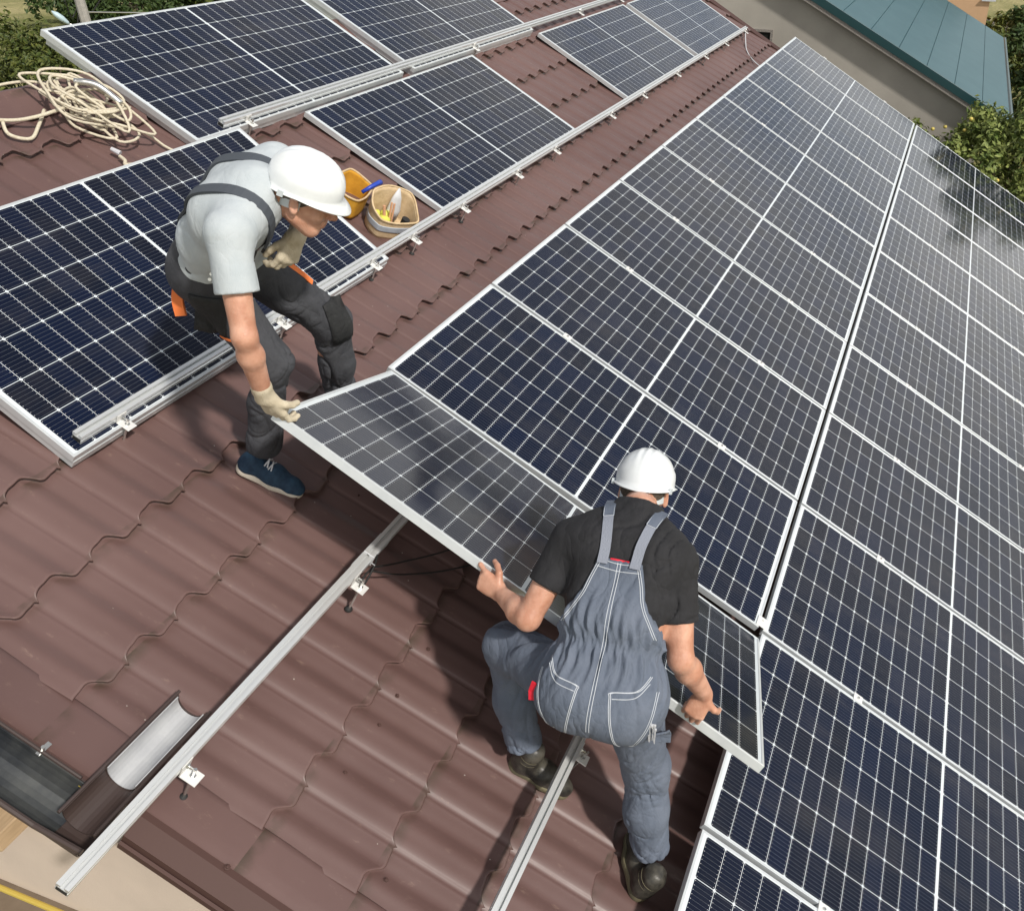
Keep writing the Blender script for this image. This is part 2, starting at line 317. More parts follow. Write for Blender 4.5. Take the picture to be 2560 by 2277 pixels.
# roof screws with washers, where the photo shows them
for i, (x, y) in enumerate([(-1.52, 1.18), (-1.31, 1.18), (-1.17, 1.19), (-.93, 1.20), (-1.73, .87), (-1.95, .90), (-1.45, .50), (-1.83, 1.22), (-1.96, 1.30), (-.05, 2.36), (.6, 2.36), (1.25, 2.37), (-.5, 1.83)]):
    mb = MB(); z = TZ + wave(x) + .001
    mb.lathe([(.009, 0), (.0095, .003), (.005, .0035), (.005, .009), (.0035, .0095)], Matrix.Translation((x, y, z + .015 * (1 - ((y - YO) / PS) % 1))), 8)
    under(mb.build('roof_screw', M['dark_trim']), house)
# a yellow gas pipe running along the gable wall
mb = MB(); mb.tube([(-2.045, -.6, -.112), (-2.045, 3.3, -.112)], .010, 10)
for y in (.5, 1.6, 2.7): mb.box((-2.04, y, -.117), (-2.0, y + .02, -.107))
o = mb.build('gas_pipe', M['yellow'], smooth=False); tag(o, 'thin yellow gas pipe fixed along the beige gable wall', 'pipe')
# ------------------------------------------------------------------ gutter corner at the gable
gut = empty('gutter', RM @ Matrix.Translation((-2.05, 1.75, -.25)), 'dark rain gutter corner at the roof edge with an open white lined piece', 'gutter')
def channel(y0, y1, x0, x1, dz, m, name, t=.004, ax='x', z0=-.172, dep=.060, n=12):
    mb = MB(); cy = (y0 + y1) / 2; r = (y1 - y0) / 2; pr = []
    for k in range(n + 1): a = math.pi * (1 + k / n); pr.append((cy + r * math.cos(a), z0 + dep * math.sin(a)))
    inn = [(cy + (r - t) * math.cos(math.pi * (1 + k / n)), z0 + (dep - t) * math.sin(math.pi * (1 + k / n))) for k in range(n, -1, -1)]
    mb.prism(pr + inn, x0, x1, ax=ax); return under(mb.build(name, m, smooth=False), gut)
channel(1.648, 1.762, -2.10, -1.93, 0, M['brown_plastic'], 'corner_channel')
channel(1.650, 1.760, -1.95, -1.655, 0, M['brown_plastic'], 'short_channel')
channel(1.6545, 1.7555, -1.948, -1.665, 0, mat('dull_zinc_lining', (.40, .41, .43), .5, .2, col2=(.50, .51, .52), nscale=9), 'white_lining', t=.003, z0=-.166, dep=.0585)
mb = MB()
for y in (1.645, 1.765): mb.tube([(-2.11, y, -.170), (-1.645, y, -.170)], .0055, 8)
under(mb.build('rim', M['brown_plastic']), gut)
channel(-2.145, -1.99, 1.76, 3.4, 0, M['grey_gutter'], 'long_channel', ax='y', z0=-.235, dep=.085)
channel(-2.150, -1.985, 1.655, 1.80, 0, M['brown_plastic'], 'corner_channel', ax='y', z0=-.232, dep=.09)
mb = MB()
mb.tube([(-2.148, 1.645, -.2), (-2.150, 1.80, -.225), (-2.150, 3.4, -.232)], .009, 8); mb.tube([(-1.987, 1.80, -.225), (-1.987, 3.4, -.232)], .006, 8)
under(mb.build('rim', M['brown_plastic']), gut)
mb = MB(); mb.box((-2.0, 1.935, -.232), (-1.955, 1.950, -.228)); mb.tube([(-1.985, 1.94, -.20), (-1.985, 1.94, -.26)], .006, 8)
under(mb.build('bracket', M['steel']), gut)
mb = MB()
for k in range(9):
    a0 = math.pi * (1.05 + .1 * k); a1 = a0 + math.pi * .1
    for yy in (1.775,):
        mb.add([(-2.0675 + .074 * math.cos(a), y, -.235 + .083 * math.sin(a)) for a in (a0, a1) for y in (yy, yy + .022)], [(0, 1, 3, 2)])
o = under(mb.build('seal_strip', M['yellow']), gut)
# rafter end under the gutter
mb = MB(); mb.box((-2.13, 1.96, .40), (-2.02, 2.9, .47)); under(mb.build('rafter_end', M['wood'], bevel=.004), house, Matrix.Identity(4))
# ------------------------------------------------------------------ solar panels
PWD, PLN = 1.04, 2.094
def make_panel():
    root = empty('solar_panel', Matrix.Identity(4), 'x', 'solar panel')
    mb = MB(); w, h, d, lp = PWD / 2, PLN / 2, .035, .0105
    def ring(z0, z1, wo, ho, wi, hi):
        v = [(-wo,-ho),(wo,-ho),(wo,ho),(-wo,ho)]; u = [(-wi,-hi),(wi,-hi),(wi,hi),(-wi,hi)]
        V = [(x, y, z) for z in (z0, z1) for (x, y) in v] + [(x, y, z) for z in (z0, z1) for (x, y) in u]; F = []
        for k in range(4):
            j = (k + 1) % 4; F += [(k, j, 4+j, 4+k), (12+k, 12+j, 8+j, 8+k), (4+k, 4+j, 12+j, 12+k), (8+k, 8+j, j, k)]
        mb.add(V, F)
    ring(-d, 0, w, h, w - lp, h - lp)
    ring(-d, -d + .0015, w - lp, h - lp, w - .028, h - .028)
    fr = mb.build('frame', M['alu'], root, bevel=.0008)
    mb = MB(); mb.box((-w + lp, -h + lp, -.0062), (w - lp, h - lp, -.0022))
    gl = mb.build('glass', M['cells'], root)
    mb = MB(); mb.box((-w + lp, -h + lp, -.0072), (w - lp, h - lp, -.0064)); mb.build('backsheet', M['backsheet'], root)
    return root
proto = make_panel(); first = [True]
def panel(mtx, label, group):
    o = proto if first[0] else copy_tree(proto); first[0] = False
    o.matrix_world = mtx; o['label'] = label; o['group'] = group; return o
PP = 1.06
GA = 'solar panels mounted in the big flat array'
for k in range(0, 10):
    panel(roof_at((k + .5) * PP, .0125 + PLN / 2, 0), f'array panel in the upslope column, {ORD[k]} beyond the carried panel', GA)
for k in range(-3, 10):
    if k == -3: continue
    panel(roof_at((k + .5) * PP, -.0125 - PLN / 2, 0), f'array panel in the downslope column, {ORD[k + 2]} counted from the bottom of the photo', GA)
# carried panel
rc_ = Vector((0.01445513, 0.39827153, -0.01207292)); RC = Matrix.Rotation(rc_.length, 4, rc_.normalized())
CARR = RM @ Matrix.Translation((-.9674, 2.0908, .4149)) @ RC
panel(CARR @ Matrix.Translation((PWD / 2, -PLN / 2, 0)), 'tilted solar panel held up between the two workers', 'loose solar panels')
# loose panels tucked under the rails, long side along the ridge
ZL = -.203
def loose(x0, y0, ln, z0, z1, wd, label):
    t = math.asin((z1 - z0) / wd)
    m = RM @ Matrix.Translation((x0, y0, z0)) @ Matrix.Rotation(t, 4, 'X') @ Matrix.Scale(ln / PLN, 4, (1, 0, 0)) @ Matrix.Scale(wd / PWD, 4, (0, 1, 0)) @ Matrix.Translation((PLN / 2, PWD / 2, 0)) @ Matrix.Rotation(R_(90), 4, 'Z')
    return panel(m, label, 'loose solar panels')
loose(-1.172, 2.640, 2.10, -.168, -.030, 1.04, 'loose solar panel behind the worker in the light grey shirt, cut by the left edge')
loose(-1.167, 2.642, 2.10, -.2035, -.0655, 1.035, 'panel directly beneath the loose panel behind the worker in the light grey shirt')
loose(.790, 3.795, 2.09, -.166, -.160, 1.0, 'loose solar panel beside the coil of rope, near the ridge, top one')
loose(.805, 3.800, 2.09, -.2025, -.1965, .97, 'loose solar panel beside the coil of rope, underneath the top one')
loose(3.03, 3.795, 2.12, -.166, -.166, 1.02, 'loose solar panel near the ridge, second from the rope coil')
loose(3.04, 3.80, 2.12, -.2025, -.2025, 1.01, 'panel beneath the second loose panel from the rope coil')
loose(1.700, 2.735, 2.21, -.19, -.19, 1.035, 'loose solar panel just right of the white helmet and the tool bags')
loose(5.22, 2.725, 2.38, -.19, -.19, 1.035, 'loose solar panel lying between two rails near the far gable')
loose(7.73, 2.720, 2.19, -.19, -.19, 1.035, 'farthest loose solar panel, at the far end of the long rails')
ZL = -.168
# ------------------------------------------------------------------ rails
def rail(x0, x1, y, zt, label, group='mounting rails', splice=None):
    root = empty('mounting_rail', roof_at(x0, y, zt), label, 'mounting rail', group)
    w, h = .020, .040
    pr = [(-w, -h), (w, -h), (w, -h*.62), (w-.004, -h*.55), (w-.004, -h*.42), (w, -h*.35), (w, 0), (.006, 0), (.006, -.009), (.011, -.009), (.011, -.014), (-.011, -.014), (-.011, -.009), (-.006, -.009), (-.006, 0), (-w, 0), (-w, -h*.35), (-w+.004, -h*.42), (-w+.004, -h*.55), (-w, -h*.62)]
    mb = MB(); mb.prism(pr, 0, x1 - x0); mb.build('profile', M['alu_mill'], root)
    mb = MB(); mb.box((-.0006, -w + .003, -h + .003), (.0008, w - .003, -.018)); mb.build('end_mouth', M['rubber'], root)
    if splice is not None:
        mb = MB(); mb.box((splice - .10, -w - .003, -h + .004), (splice + .10, -w - .0002, -.004)); mb.box((splice - .10, w + .0002, -h + .004), (splice + .10, w + .003, -.004)); mb.build('splice_plate', M['alu'], root)
    return root
rail(-2.285, 10.5, 1.592, -.0365, 'long aluminium rail sticking out past the gutter and running under the carried panel', splice=1.42)
rail(-2.02, 10.5, .540, -.0365, 'aluminium rail under the worker in grey overalls')
rail(-2.6, 10.5, -.56, -.0365, 'rail hidden under the downslope column of panels, upper one')
rail(-2.6, 10.5, -1.62, -.0365, 'rail hidden under the downslope column of panels, lower one')
rail(-1.115, 9.95, 2.688, ZL + .0415, 'aluminium rail lying over the lower edges of the front row of loose panels')
rail(1.02, 8.2, 3.838, ZL + .0425, 'aluminium rail lying over the lower edges of the loose panels near the ridge')
# ------------------------------------------------------------------ feet and clamps
def make_foot():
    root = empty('rail_foot', Matrix.Identity(4), 'x', 'bracket')
    mb = MB(); mb.box((-.022, -.0245, -.062), (.022, -.0206, -.004)); mb.box((-.022, -.078, -.066), (.022, -.0206, -.0615)); mb.build('angle', M['zinc'], root, bevel=.0008)
    mb = MB(); mb.tube([(.0, -.052, -.225), (.0, -.052, -.012)], .005, 8)
    for z in (-.0615, -.074): mb.lathe([(.0095, 0), (.0095, .008)], Matrix.Translation((0, -.052, z)), 6)
    mb.build('hanger_bolt', M['steel'], root)
    mb = MB(); mb.lathe([(.013, 0), (.016, .005), (.012, .012), (.006, .015)], Matrix.Translation((0, -.052, -.218)), 12); mb.build('rubber_seal', M['rubber'], root)
    mb = MB(); mb.lathe([(.0085, 0), (.0085, .007)], Matrix.Translation((.0, -.0245, -.02)) @ Matrix.Rotation(R_(90), 4, 'X'), 6); mb.tube([(0, -.02, -.02), (0, -.045, -.02)], .004, 8); mb.build('side_bolt', M['steel'], root)
    return root
fproto = make_foot(); ff = [True]
def foot(x, y, zt, low, label, mirror=False):
    o = fproto if ff[0] else copy_tree(fproto); ff[0] = False
    o.matrix_world = roof_at(x, y, zt); o['label'] = label; o['group'] = 'rail feet'
    if low:
        o.matrix_world = roof_at(x, y, zt) @ Matrix.Scale(.62, 4, (0, 0, 1))
    return o
for i, x in enumerate([-.93, .02, .80, 1.22, 1.82, 2.62, 3.30, 4.55, 5.45, 6.6, 7.75, 8.75, 9.85]):
    foot(x, 2.688, ZL + .0415, True, f'small metal foot on the front loose panel rail, {ORD[i]} from its near end')
for i, x in enumerate([1.22, 4.0, 6.35, 7.6]):
    foot(x, 3.838, ZL + .0425, True, f'small metal foot on the rail near the ridge, {ORD[i]} from its near end')
for i, x in enumerate([-1.865, -.985, -.1, .9, 1.9, 3.0, 4.2, 5.4]):
    foot(x, 1.592, -.0365, False, f'metal foot on the long rail beside the gutter, {ORD[i]} from its near end')
for i, x in enumerate([-1.045, -.1, .9, 1.9, 3.0, 4.2]):
    foot(x, .540, -.0365, False, f'metal foot on the rail under the worker in grey, {ORD[i]} from its near end')
def make_clamp():
    root = empty('mid_clamp', Matrix.Identity(4), 'x', 'clamp')
    mb = MB(); mb.box((-.021, -.024, .0004), (.021, .024, .0040)); mb.box((-.0085, -.024, -.03), (.0085, .024, .0003)); mb.build('plate', M['zinc'], root, bevel=.0006)
    mb = MB(); mb.lathe([(.0065, 0), (.0065, .006), (.003, .006), (.003, .003)], Matrix.Translation((0, 0, .0042)), 8); mb.build('bolt', M['steel'], root)
    return root
cproto = make_clamp(); cf = [True]
for col, ys, ks in (('upslope', (1.592, .540), range(0, 11)), ('downslope', (-.56, -1.62), range(-2, 11))):
    for r_, y in enumerate(ys):
        for k in ks:
            if k == 10: x = 10 * PP
            else: x = k * PP
            if col == 'upslope' and k == 0: continue
            o = cproto if cf[0] else copy_tree(cproto); cf[0] = False
            o.matrix_world = roof_at(x, y, 0); o['group'] = 'panel clamps'
            o['label'] = f'{("upper", "lower")[r_]} clamp of the {ORD[k + (2 if col == "downslope" else -1)]} nearest panel joint in the {col} column'
# corner clamp at the crossing above the carried panel
mb = MB(); mb.box((-.012, -.03, .0004), (.05, .03, .004)); mb.lathe([(.006, 0), (.006, .006)], Matrix.Translation((.03, 0, .004)), 8)
o = mb.build('corner_clamp', M['zinc'], bevel=.0006); o.matrix_world = roof_at(.03, 0, 0); tag(o, 'clamp plate over the gap at the corner next to the carried panel', 'clamp')
# ------------------------------------------------------------------ ground, neighbours, vegetation (world frame)
def ground_mat():
    m = mat('meadow', (.2, .19, .06), .95, spec=.1); n = m.node_tree.nodes; l = m.node_tree.links; b = n['Principled BSDF']
    t = n.new('ShaderNodeTexCoord'); cols = [(.62, .54, .27, 1), (.20, .23, .065, 1)]
    a = n.new('ShaderNodeTexNoise'); a.inputs['Scale'].default_value = .13; a.inputs['Detail'].default_value = 9; a.inputs['Roughness'].default_value = .62
    r = n.new('ShaderNodeValToRGB'); r.color_ramp.elements[0].position = .36; r.color_ramp.elements[1].position = .62; r.color_ramp.elements[0].color = cols[0]; r.color_ramp.elements[1].color = cols[1]
    c = n.new('ShaderNodeTexNoise'); c.inputs['Scale'].default_value = 5; c.inputs['Detail'].default_value = 6
    x = n.new('ShaderNodeMix'); x.data_type = 'RGBA'; x.blend_type = 'MULTIPLY'; x.inputs[0].default_value = .8
    l.new(t.outputs['Object'], a.inputs['Vector']); l.new(t.outputs['Object'], c.inputs['Vector']); l.new(a.outputs['Fac'], r.inputs[0]); l.new(r.outputs[0], x.inputs[6]); l.new(c.outputs['Fac'], x.inputs[7]); l.new(x.outputs[2], b.inputs['Base Color'])
    u = n.new('ShaderNodeBump'); u.inputs['Strength'].default_value = .8; u.inputs['Distance'].default_value = .15; l.new(c.outputs['Fac'], u.inputs['Height']); l.new(u.outputs[0], b.inputs['Normal'])
    return m
mb = MB(); mb.add([(-600, -600, GZ), (900, -600, GZ), (900, 900, GZ), (-600, 900, GZ)], [(0, 1, 2, 3)])
tag(mb.build('ground', ground_mat()), kind='structure')
M['yard'] = mat('yard_earth', (.16, .12, .08), .95, col2=(.22, .18, .12), nscale=1.5, bump=.4, bscale=20)
mb = MB(); mb.add([(-9, -8, GZ + .004), (12.9, -8, GZ + .004), (12.9, 8, GZ + .004), (-9, 8, GZ + .004)], [(0, 1, 2, 3)])
tag(mb.build('yard', M['yard']), kind='structure')
# neighbour with the teal metal roof; its gable wall faces the camera
NB = empty('neighbour_house', Matrix.Translation((17, 2, GZ)), 'grey rendered house with a teal metal roof behind the far end of the array', 'house')
M['grey_wall'] = mat('grey_render', (.43, .40, .35), .95, col2=(.35, .325, .285), nscale=.9, bump=.3, bscale=30)
M['teal'] = mat('teal_roof_steel', (.024, .088, .108), .45, spec=.4, col2=(.034, .104, .124), nscale=2)
M['teal_dark'] = mat('teal_trim', (.012, .050, .055), .35)
M['soffit'] = mat('soffit_board', (.30, .27, .24), .7, col2=(.15, .14, .13), nscale=9, mapscale=(1, 6, 6))
sl = math.tan(R_(27.5)); ye, ze, yr = -1.36, -.31, 4.6; zr = ze + (yr - ye) * sl; X0, X1 = 12.6, 22.0
mb = MB(); mb.prism([(-.95, GZ), (8.6, GZ), (8.6, zr - 3.9 * sl - .2), (yr, zr - .22), (-.95, ze - .13 + (.41) * sl)], X0 + .12, X0 + .4)
mb.box((X0 + .4, -.95, GZ), (21.5, -.75, ze)); mb.box((21.5, -.95, GZ), (21.7, 8.6, ze)); under(mb.build('wall', M['grey_wall']), NB, Matrix.Identity(4))
mb = MB(); st = .47; y = ye; k = 0
while y < yr - .01:
    y2 = min(y + st, yr)
    mb.add([(X0, y, ze + (y-ye)*sl + .008), (X1, y, ze + (y-ye)*sl + .008), (X1, y2 - .012, ze + (y2-ye-.012)*sl + .008), (X0, y2 - .012, ze + (y2-ye-.012)*sl + .008),
            (X1, y2, ze + (y2-ye)*sl - .006), (X0, y2, ze + (y2-ye)*sl - .006), (X1, y2, ze + (y2-ye)*sl + .008), (X0, y2, ze + (y2-ye)*sl + .008)], [(0,1,2,3), (3,2,4,5), (5,4,6,7)])
    y = y2
mb.prism([(ye, ze - .02), (yr, zr - .02), (9.2, zr - (9.2-yr)*sl - .02), (9.2, zr - (9.2-yr)*sl - .06), (yr, zr - .06), (ye, ze - .06)], X0 + .02, X1)
under(mb.build('roof', M['teal']), NB, Matrix.Identity(4))
mb = MB(); mb.prism([(ye - .02, ze + .03), (yr, zr + .03), (yr, zr - .10), (ye - .02, ze - .10)], X0 - .045, X0 + .0)
under(mb.build('rake_trim', M['teal_dark']), NB, Matrix.Identity(4))
mb = MB(); mb.prism([(ye - .02, ze - .1), (yr, zr - .1), (yr, zr - .165), (ye + .2, ze - .165 + .2*sl)], X0 - .03, X0 + .125)
under(mb.build('soffit', M['soffit']), NB, Matrix.Identity(4))
mb = MB(); mb.tube([(X0 - .05, ye - .03, ze - .03), (X1, ye - .03, ze - .03)], .045, 8); under(mb.build('eave_gutter', M['teal_dark']), NB, Matrix.Identity(4))
M['dark_glass'] = mat('dark_window_glass', (.02, .022, .02), .08, spec=.6)
mb = MB(); mb.box((X0 + .113, 2.58, .45), (X0 + .119, 3.02, .80)); w_ = under(mb.build('window', M['dark_glass']), NB, Matrix.Identity(4))
mb = MB()
for a, b in (((2.54, .80), (3.06, .84)), ((2.54, .41), (3.06, .45)), ((2.54, .45), (2.58, .80)), ((3.02, .45), (3.06, .80))): mb.box((X0 + .09, a[0], a[1]), (X0 + .118, b[0], b[1]))
fr_ = mb.build('window_frame', M['soffit']); fr_.parent = w_; fr_.matrix_basis = Matrix.Identity(4)
# far peach house and fences
PH = empty('peach_house', Matrix.Translation((28, 2, GZ)), 'pale peach plastered house behind the teal roof', 'house')
M['peach'] = mat('peach_render', (.62, .40, .24), .9, col2=(.57, .37, .22), nscale=2)
mb = MB(); mb.box((26, -.97, GZ), (34, 7, 1.6)); under(mb.build('wall', M['peach']), PH, Matrix.Identity(4))
mb = MB(); mb.prism([(-1.3, 1.55), (3, 3.6), (7.4, 1.55), (7.4, 1.45), (3, 3.5), (-1.3, 1.45)], 25.7, 34.3); under(mb.build('roof', M['dark_trim']), PH, Matrix.Identity(4))
mb = MB(); mb.box((25.93, -1.12, .07), (26.2, -.75, .11)); under(mb.build('sill', M['white_plastic']), PH, Matrix.Identity(4))
mb = MB()
for i in range(26): mb.box((40, -6.2 + i*.2, GZ), (40.03, -6.05 + i*.2, GZ + 1.6))
mb.box((40.035, -6.3, GZ + .4), (40.07, -1, GZ + .48)); mb.box((40.035, -6.3, GZ + 1.2), (40.07, -1, GZ + 1.28))
tag(mb.build('fence', M['soffit']), 'grey picket fence far behind the trees, upper right of the photo', 'fence')
# plants
def leaf_mat(name, c1, c2):
    m = mat(name, c1, .55, spec=.3, col2=c2, nscale=6); b = m.node_tree.nodes['Principled BSDF']
    b.inputs['Transmission Weight'].default_value = 0; return m
LM = [leaf_mat('apple_leaves', (.085, .13, .028), (.27, .30, .085)), leaf_mat('shrub_leaves', (.035, .06, .012), (.12, .13, .025)), leaf_mat('yellowing_leaves', (.11, .11, .02), (.30, .26, .05)), leaf_mat('dark_leaves', (.02, .045, .012), (.07, .10, .025))]
M['bark'] = mat('bark', (.10, .075, .05), .9, col2=(.17, .13, .09), nscale=15)
def foliage(cen, rad, nclump, nleaf, size, seed, squash=1.0):
    rg = np.random.default_rng(seed); V = []; F = []
    cen = np.array(cen); rad = np.array(rad)
    d = rg.normal(size=(nclump, 3)); d /= np.linalg.norm(d, axis=1)[:, None]
    rr = rg.uniform(.45, 1.0, nclump) ** .5
    cc = cen + d * rad * rr[:, None] * rg.uniform(.8, 1.12, (nclump, 1)); cr = rg.uniform(.13, .26, nclump) * rad.mean()
    idx = rg.integers(0, nclump, nleaf)
    e = rg.normal(size=(nleaf, 3)); e /= np.linalg.norm(e, axis=1)[:, None]
    P = cc[idx] + e * (cr[idx] * rg.uniform(.3, 1.15, nleaf))[:, None]
    nrm = e * .6 + rg.normal(size=(nleaf, 3)) * .5 + np.array([0, 0, .4]); nrm /= np.linalg.norm(nrm, axis=1)[:, None]
    t = np.cross(nrm, rg.normal(size=(nleaf, 3))); t /= np.linalg.norm(t, axis=1)[:, None]; s = np.cross(nrm, t)
    L = size * rg.uniform(.7, 1.3, nleaf)[:, None]; Wd = L * .48
    a = P - t * L; b = P + s * Wd + nrm * L * .12; c = P + t * L; dd = P - s * Wd + nrm * L * .12
    V = np.stack([a, b, c, dd], 1).reshape(-1, 3); F = np.arange(nleaf * 4).reshape(-1, 4)
    me = bpy.data.meshes.new('leaves'); me.from_pydata(V.tolist(), [], F.tolist()); me.update(); return me, cc
def tree(name, base, cen, rad, nclump, nleaf, size, lm, label, cat, group=None, seed=1, tr=.12, fruit=0):
    root = empty(name, Matrix.Translation(base), label, cat, group)
    me, cc = foliage(Vector(cen) - Vector(base), rad, nclump, nleaf, size, seed); link('crown', me, LM[lm], root)
    mb = MB(); b0 = Vector((0, 0, 0)); c0 = Vector(cen) - Vector(base); rg = random.Random(seed)
    mb.tube(catmull([b0, c0 * .35 + Vector((.1, .05, 0)) * tr * 5, c0 * .8]), tr, 8, tr * .45)
    for i in range(0, len(cc), max(1, len(cc) // 14)):
        e = Vector(cc[i]); s_ = c0 * rg.uniform(.4, .75); mb.tube(catmull([s_, (s_ + e) / 2 + Vector((0, 0, -.08)) * tr * 8, e], 4), tr * .35, 5, tr * .08)
    mb.build('trunk', M['bark'], root)
    if fruit:
        mb = MB()
        for i in range(fruit):
            c = Vector(cc[rg.randrange(len(cc))]) + Vector((rg.gauss(0, 1), rg.gauss(0, 1), rg.gauss(0, 1))).normalized() * .3 * min(rad)
            mb.lathe([(.002, -.03), (.024, -.018), (.032, 0), (.024, .02), (.002, .026)], Matrix.Translation(c), 7)
        o = mb.build('fruit', mat('yellow_apples', (.62, .50, .12), .4), root, smooth=True); o['kind'] = 'stuff'
    return root
tree('apple_tree', (11.9, -1.7, GZ), (11.75, -1.25, -1.02), (1.0, 1.55, 1.15), 85, 17000, .052, 0, 'yellowish green apple tree rising behind the far corner of the array', 'tree', seed=3, fruit=90)
for i, (c, r, lm, lab) in enumerate([((27.0, -3.0, -1.9), (2.2, 2.2, 1.7), 3, 'dark green tree just right of the teal roof'), ((33.0, -1.6, -2.4), (2.2, 1.5, 1.2), 1, 'light green shrub between the peach house and the picket fence'),
        ((19.5, -4.2, -2.2), (2.0, 1.9, 1.4), 3, 'dark green bush at the right edge of the photo, below the teal roof corner')]):
    tree('tree', (c[0], c[1], GZ), c, r, 60, 7000, .11, lm, lab, 'tree', 'trees behind the neighbouring house', 20 + i)
for i, (c, r, nl, sz, lm, lab) in enumerate([((13.4, 19.6, -1.75), (2.6, 2.0, 1.75), 20000, .065, 1, 'wide olive green shrub beyond the ridge, above the rope coil'), ((9.6, 19.0, -2.6), (2.2, 1.6, 1.6), 11000, .065, 3, 'dark green shrub at the left edge of the photo, close behind the ridge'),
        ((38, 41.5, -2.7), (5.0, 3.5, 1.3), 9000, .16, 3, 'dark hedge bush far off above the middle of the upper left panel'), ((44, 36, -2.4), (6, 4, 1.8), 9000, .20, 1, 'green bush far off at the top edge, right of the street lamp pole'), ((52, 62, -2.4), (6, 4, 1.6), 6000, .24, 2, 'pale bush far off at the top left corner')]):
    tree('shrub', (c[0], c[1], GZ), c, r, 90, nl, sz, lm, lab, 'shrub', 'shrubs in the meadow', 40 + i)
# street lamp on a concrete pole
PB = Vector((19.9, 25.2, GZ)); pole = empty('street_lamp', Matrix.Translation(PB), 'street lamp on a concrete pole beyond the ridge, at the top left', 'street lamp')
M['concrete'] = mat('concrete', (.36, .34, .31), .9, col2=(.28, .27, .25), nscale=8)
mb = MB(); mb.tube([(0, 0, 0), (0, 0, 6.5)], .17, 8, .12); mb.build('pole', M['concrete'], pole)
LA_ = Vector((19.28, 25.75, -.62)) - PB; LB_ = Vector((19.57, 25.5, -1.02)) - PB; LH = (LA_ + LB_) / 2
mb = MB(); mb.tube(catmull([(0, 0, 2.3), (-.14, .12, 2.45), LB_]), .03, 6); mb.build('arm', M['steel'], pole)
Ml = Matrix.Translation(LH) @ (LA_ - LB_).to_track_quat('Z', 'Y').to_matrix().to_4x4() @ Matrix.Diagonal((.12, .09, (LA_ - LB_).length / 2, 1))
mb = MB(); mb.lathe([(.05, -1), (.6, -.75), (1, -.1), (.9, .5), (.3, .9), (.02, 1)], Ml, 12); mb.build('lamp_head', mat('pale_blue_enamel', (.45, .58, .63), .4), pole, smooth=True)
mb = MB(); rg = random.Random(5)
for i in range(7):
    a = Vector((0, 0, 3.0 + rg.uniform(-.4, .3))); b = a + Vector((rg.uniform(-.6, .9), rg.uniform(-.6, .6), rg.uniform(-1.1, .1))); mb.tube(catmull([a, (a + b) / 2 + Vector((rg.uniform(-.3, .3), .3, -.5)), b]), .018, 5)
mb.build('cable_loops', M['rubber'], pole)
for i, (a, b, lab) in enumerate([((0, 0, 3.3), (46, -8, 4.5), 'thin overhead wire running right from the concrete pole'), ((0, 0, 2.9), (40, -22, 2.2), 'lower overhead wire sagging right from the concrete pole')]):
    a = PB + Vector(a); b = PB + Vector(b); mb = MB(); mb.tube([a.lerp(b, t / 12) + Vector((0, 0, -4 * .9 * t / 12 * (1 - t / 12))) for t in range(13)], .018, 5)
    tag(mb.build('overhead_wire', M['steel']), lab, 'wire', 'overhead wires')
# ------------------------------------------------------------------ rope coil on the edge of the loose panel
rg = random.Random(11); P = []
def rz_(x, y): return -.235 + .0 * x
rc0 = Vector((.49, 4.20)); P += [Vector((.02, 4.47, -.19)), Vector((.30, 4.49, -.18)), Vector((.45, 4.40, -.16))]
N = 13
for i in range(N):
    cx = rc0.x + rg.uniform(-.07, .07); cy = rc0.y + rg.uniform(-.06, .06); a0 = rg.uniform(0, 6.28); rx = rg.uniform(.06, .17); ry = rg.uniform(.09, .26); tl = rg.uniform(-.5, .5)
    for k in range(6):
        t = a0 + 2 * math.pi * k / 6.5; w = 1 + rg.uniform(-.34, .34)
        x = cx + w * (rx * math.cos(t) * math.cos(tl) - ry * math.sin(t) * math.sin(tl)); y = cy + w * (rx * math.cos(t) * math.sin(tl) + ry * math.sin(t) * math.cos(tl))
        zb = -.222 if x < .78 else -.155
        P.append(Vector((x, y, zb + .012 + .16 * i / N * math.exp(-((x - rc0.x) ** 2 + (y - rc0.y) ** 2) / .08) + rg.uniform(0, .03))))
P += [Vector((.62, 4.0, -.20)), Vector((.66, 3.85, -.215)), Vector((.74, 3.72, -.22)), Vector((.86, 3.60, -.222))]
mb = MB(); mb.tube([RM @ p for p in catmull(P, 6)], .0068, 7)
mb.tube([RM @ p for p in catmull([(-.02, 4.36, -.205), (.12, 4.28, -.20), (.2, 4.22, -.16), (.34, 4.20, -.13)], 6)], .0085, 7)
mb.tube([RM @ p for p in catmull([(.10, 4.30, -.21), (.06, 4.22, -.22), (.12, 4.16, -.22), (.2, 4.2, -.20), (.3, 4.27, -.18)], 6)], .0085, 7)
rope = mb.build('rope', M['rope'], smooth=True); tag(rope, 'beige climbing rope heaped in loose coils on the roof beside a panel corner', 'rope')
mb = MB(); mb.tube([RM @ p for p in catmull([(.47, 4.28, -.06), (.53, 4.20, -.045), (.56, 4.08, -.075)])], [.014] * 3 + [.017] * 7 + [.016] * 7, 8)
tag(mb.build('rope_grab', M['steel'], smooth=True), 'metal rope grab lying on top of the coiled rope', 'rope clip')
mb = MB(); mb.tube([RM @ Vector(p) for p in ((.385, 3.90, -.20), (.375, 3.945, -.20))], .014, 8, .010)
tag(mb.build('end_clip', M['white_plastic']), 'small white clip at the frayed lower end of the rope', 'rope clip')
mb = MB(); mb.tube([RM @ p for p in catmull([(.372, 3.89, -.205), (.362, 3.85, -.20), (.350, 3.835, -.21), (.372, 3.82, -.205), (.352, 3.815, -.2)])], .009, 7)
tag(mb.build('rope_knot', M['rope'], smooth=True), 'small frayed knot of rope below the white clip', 'knot')
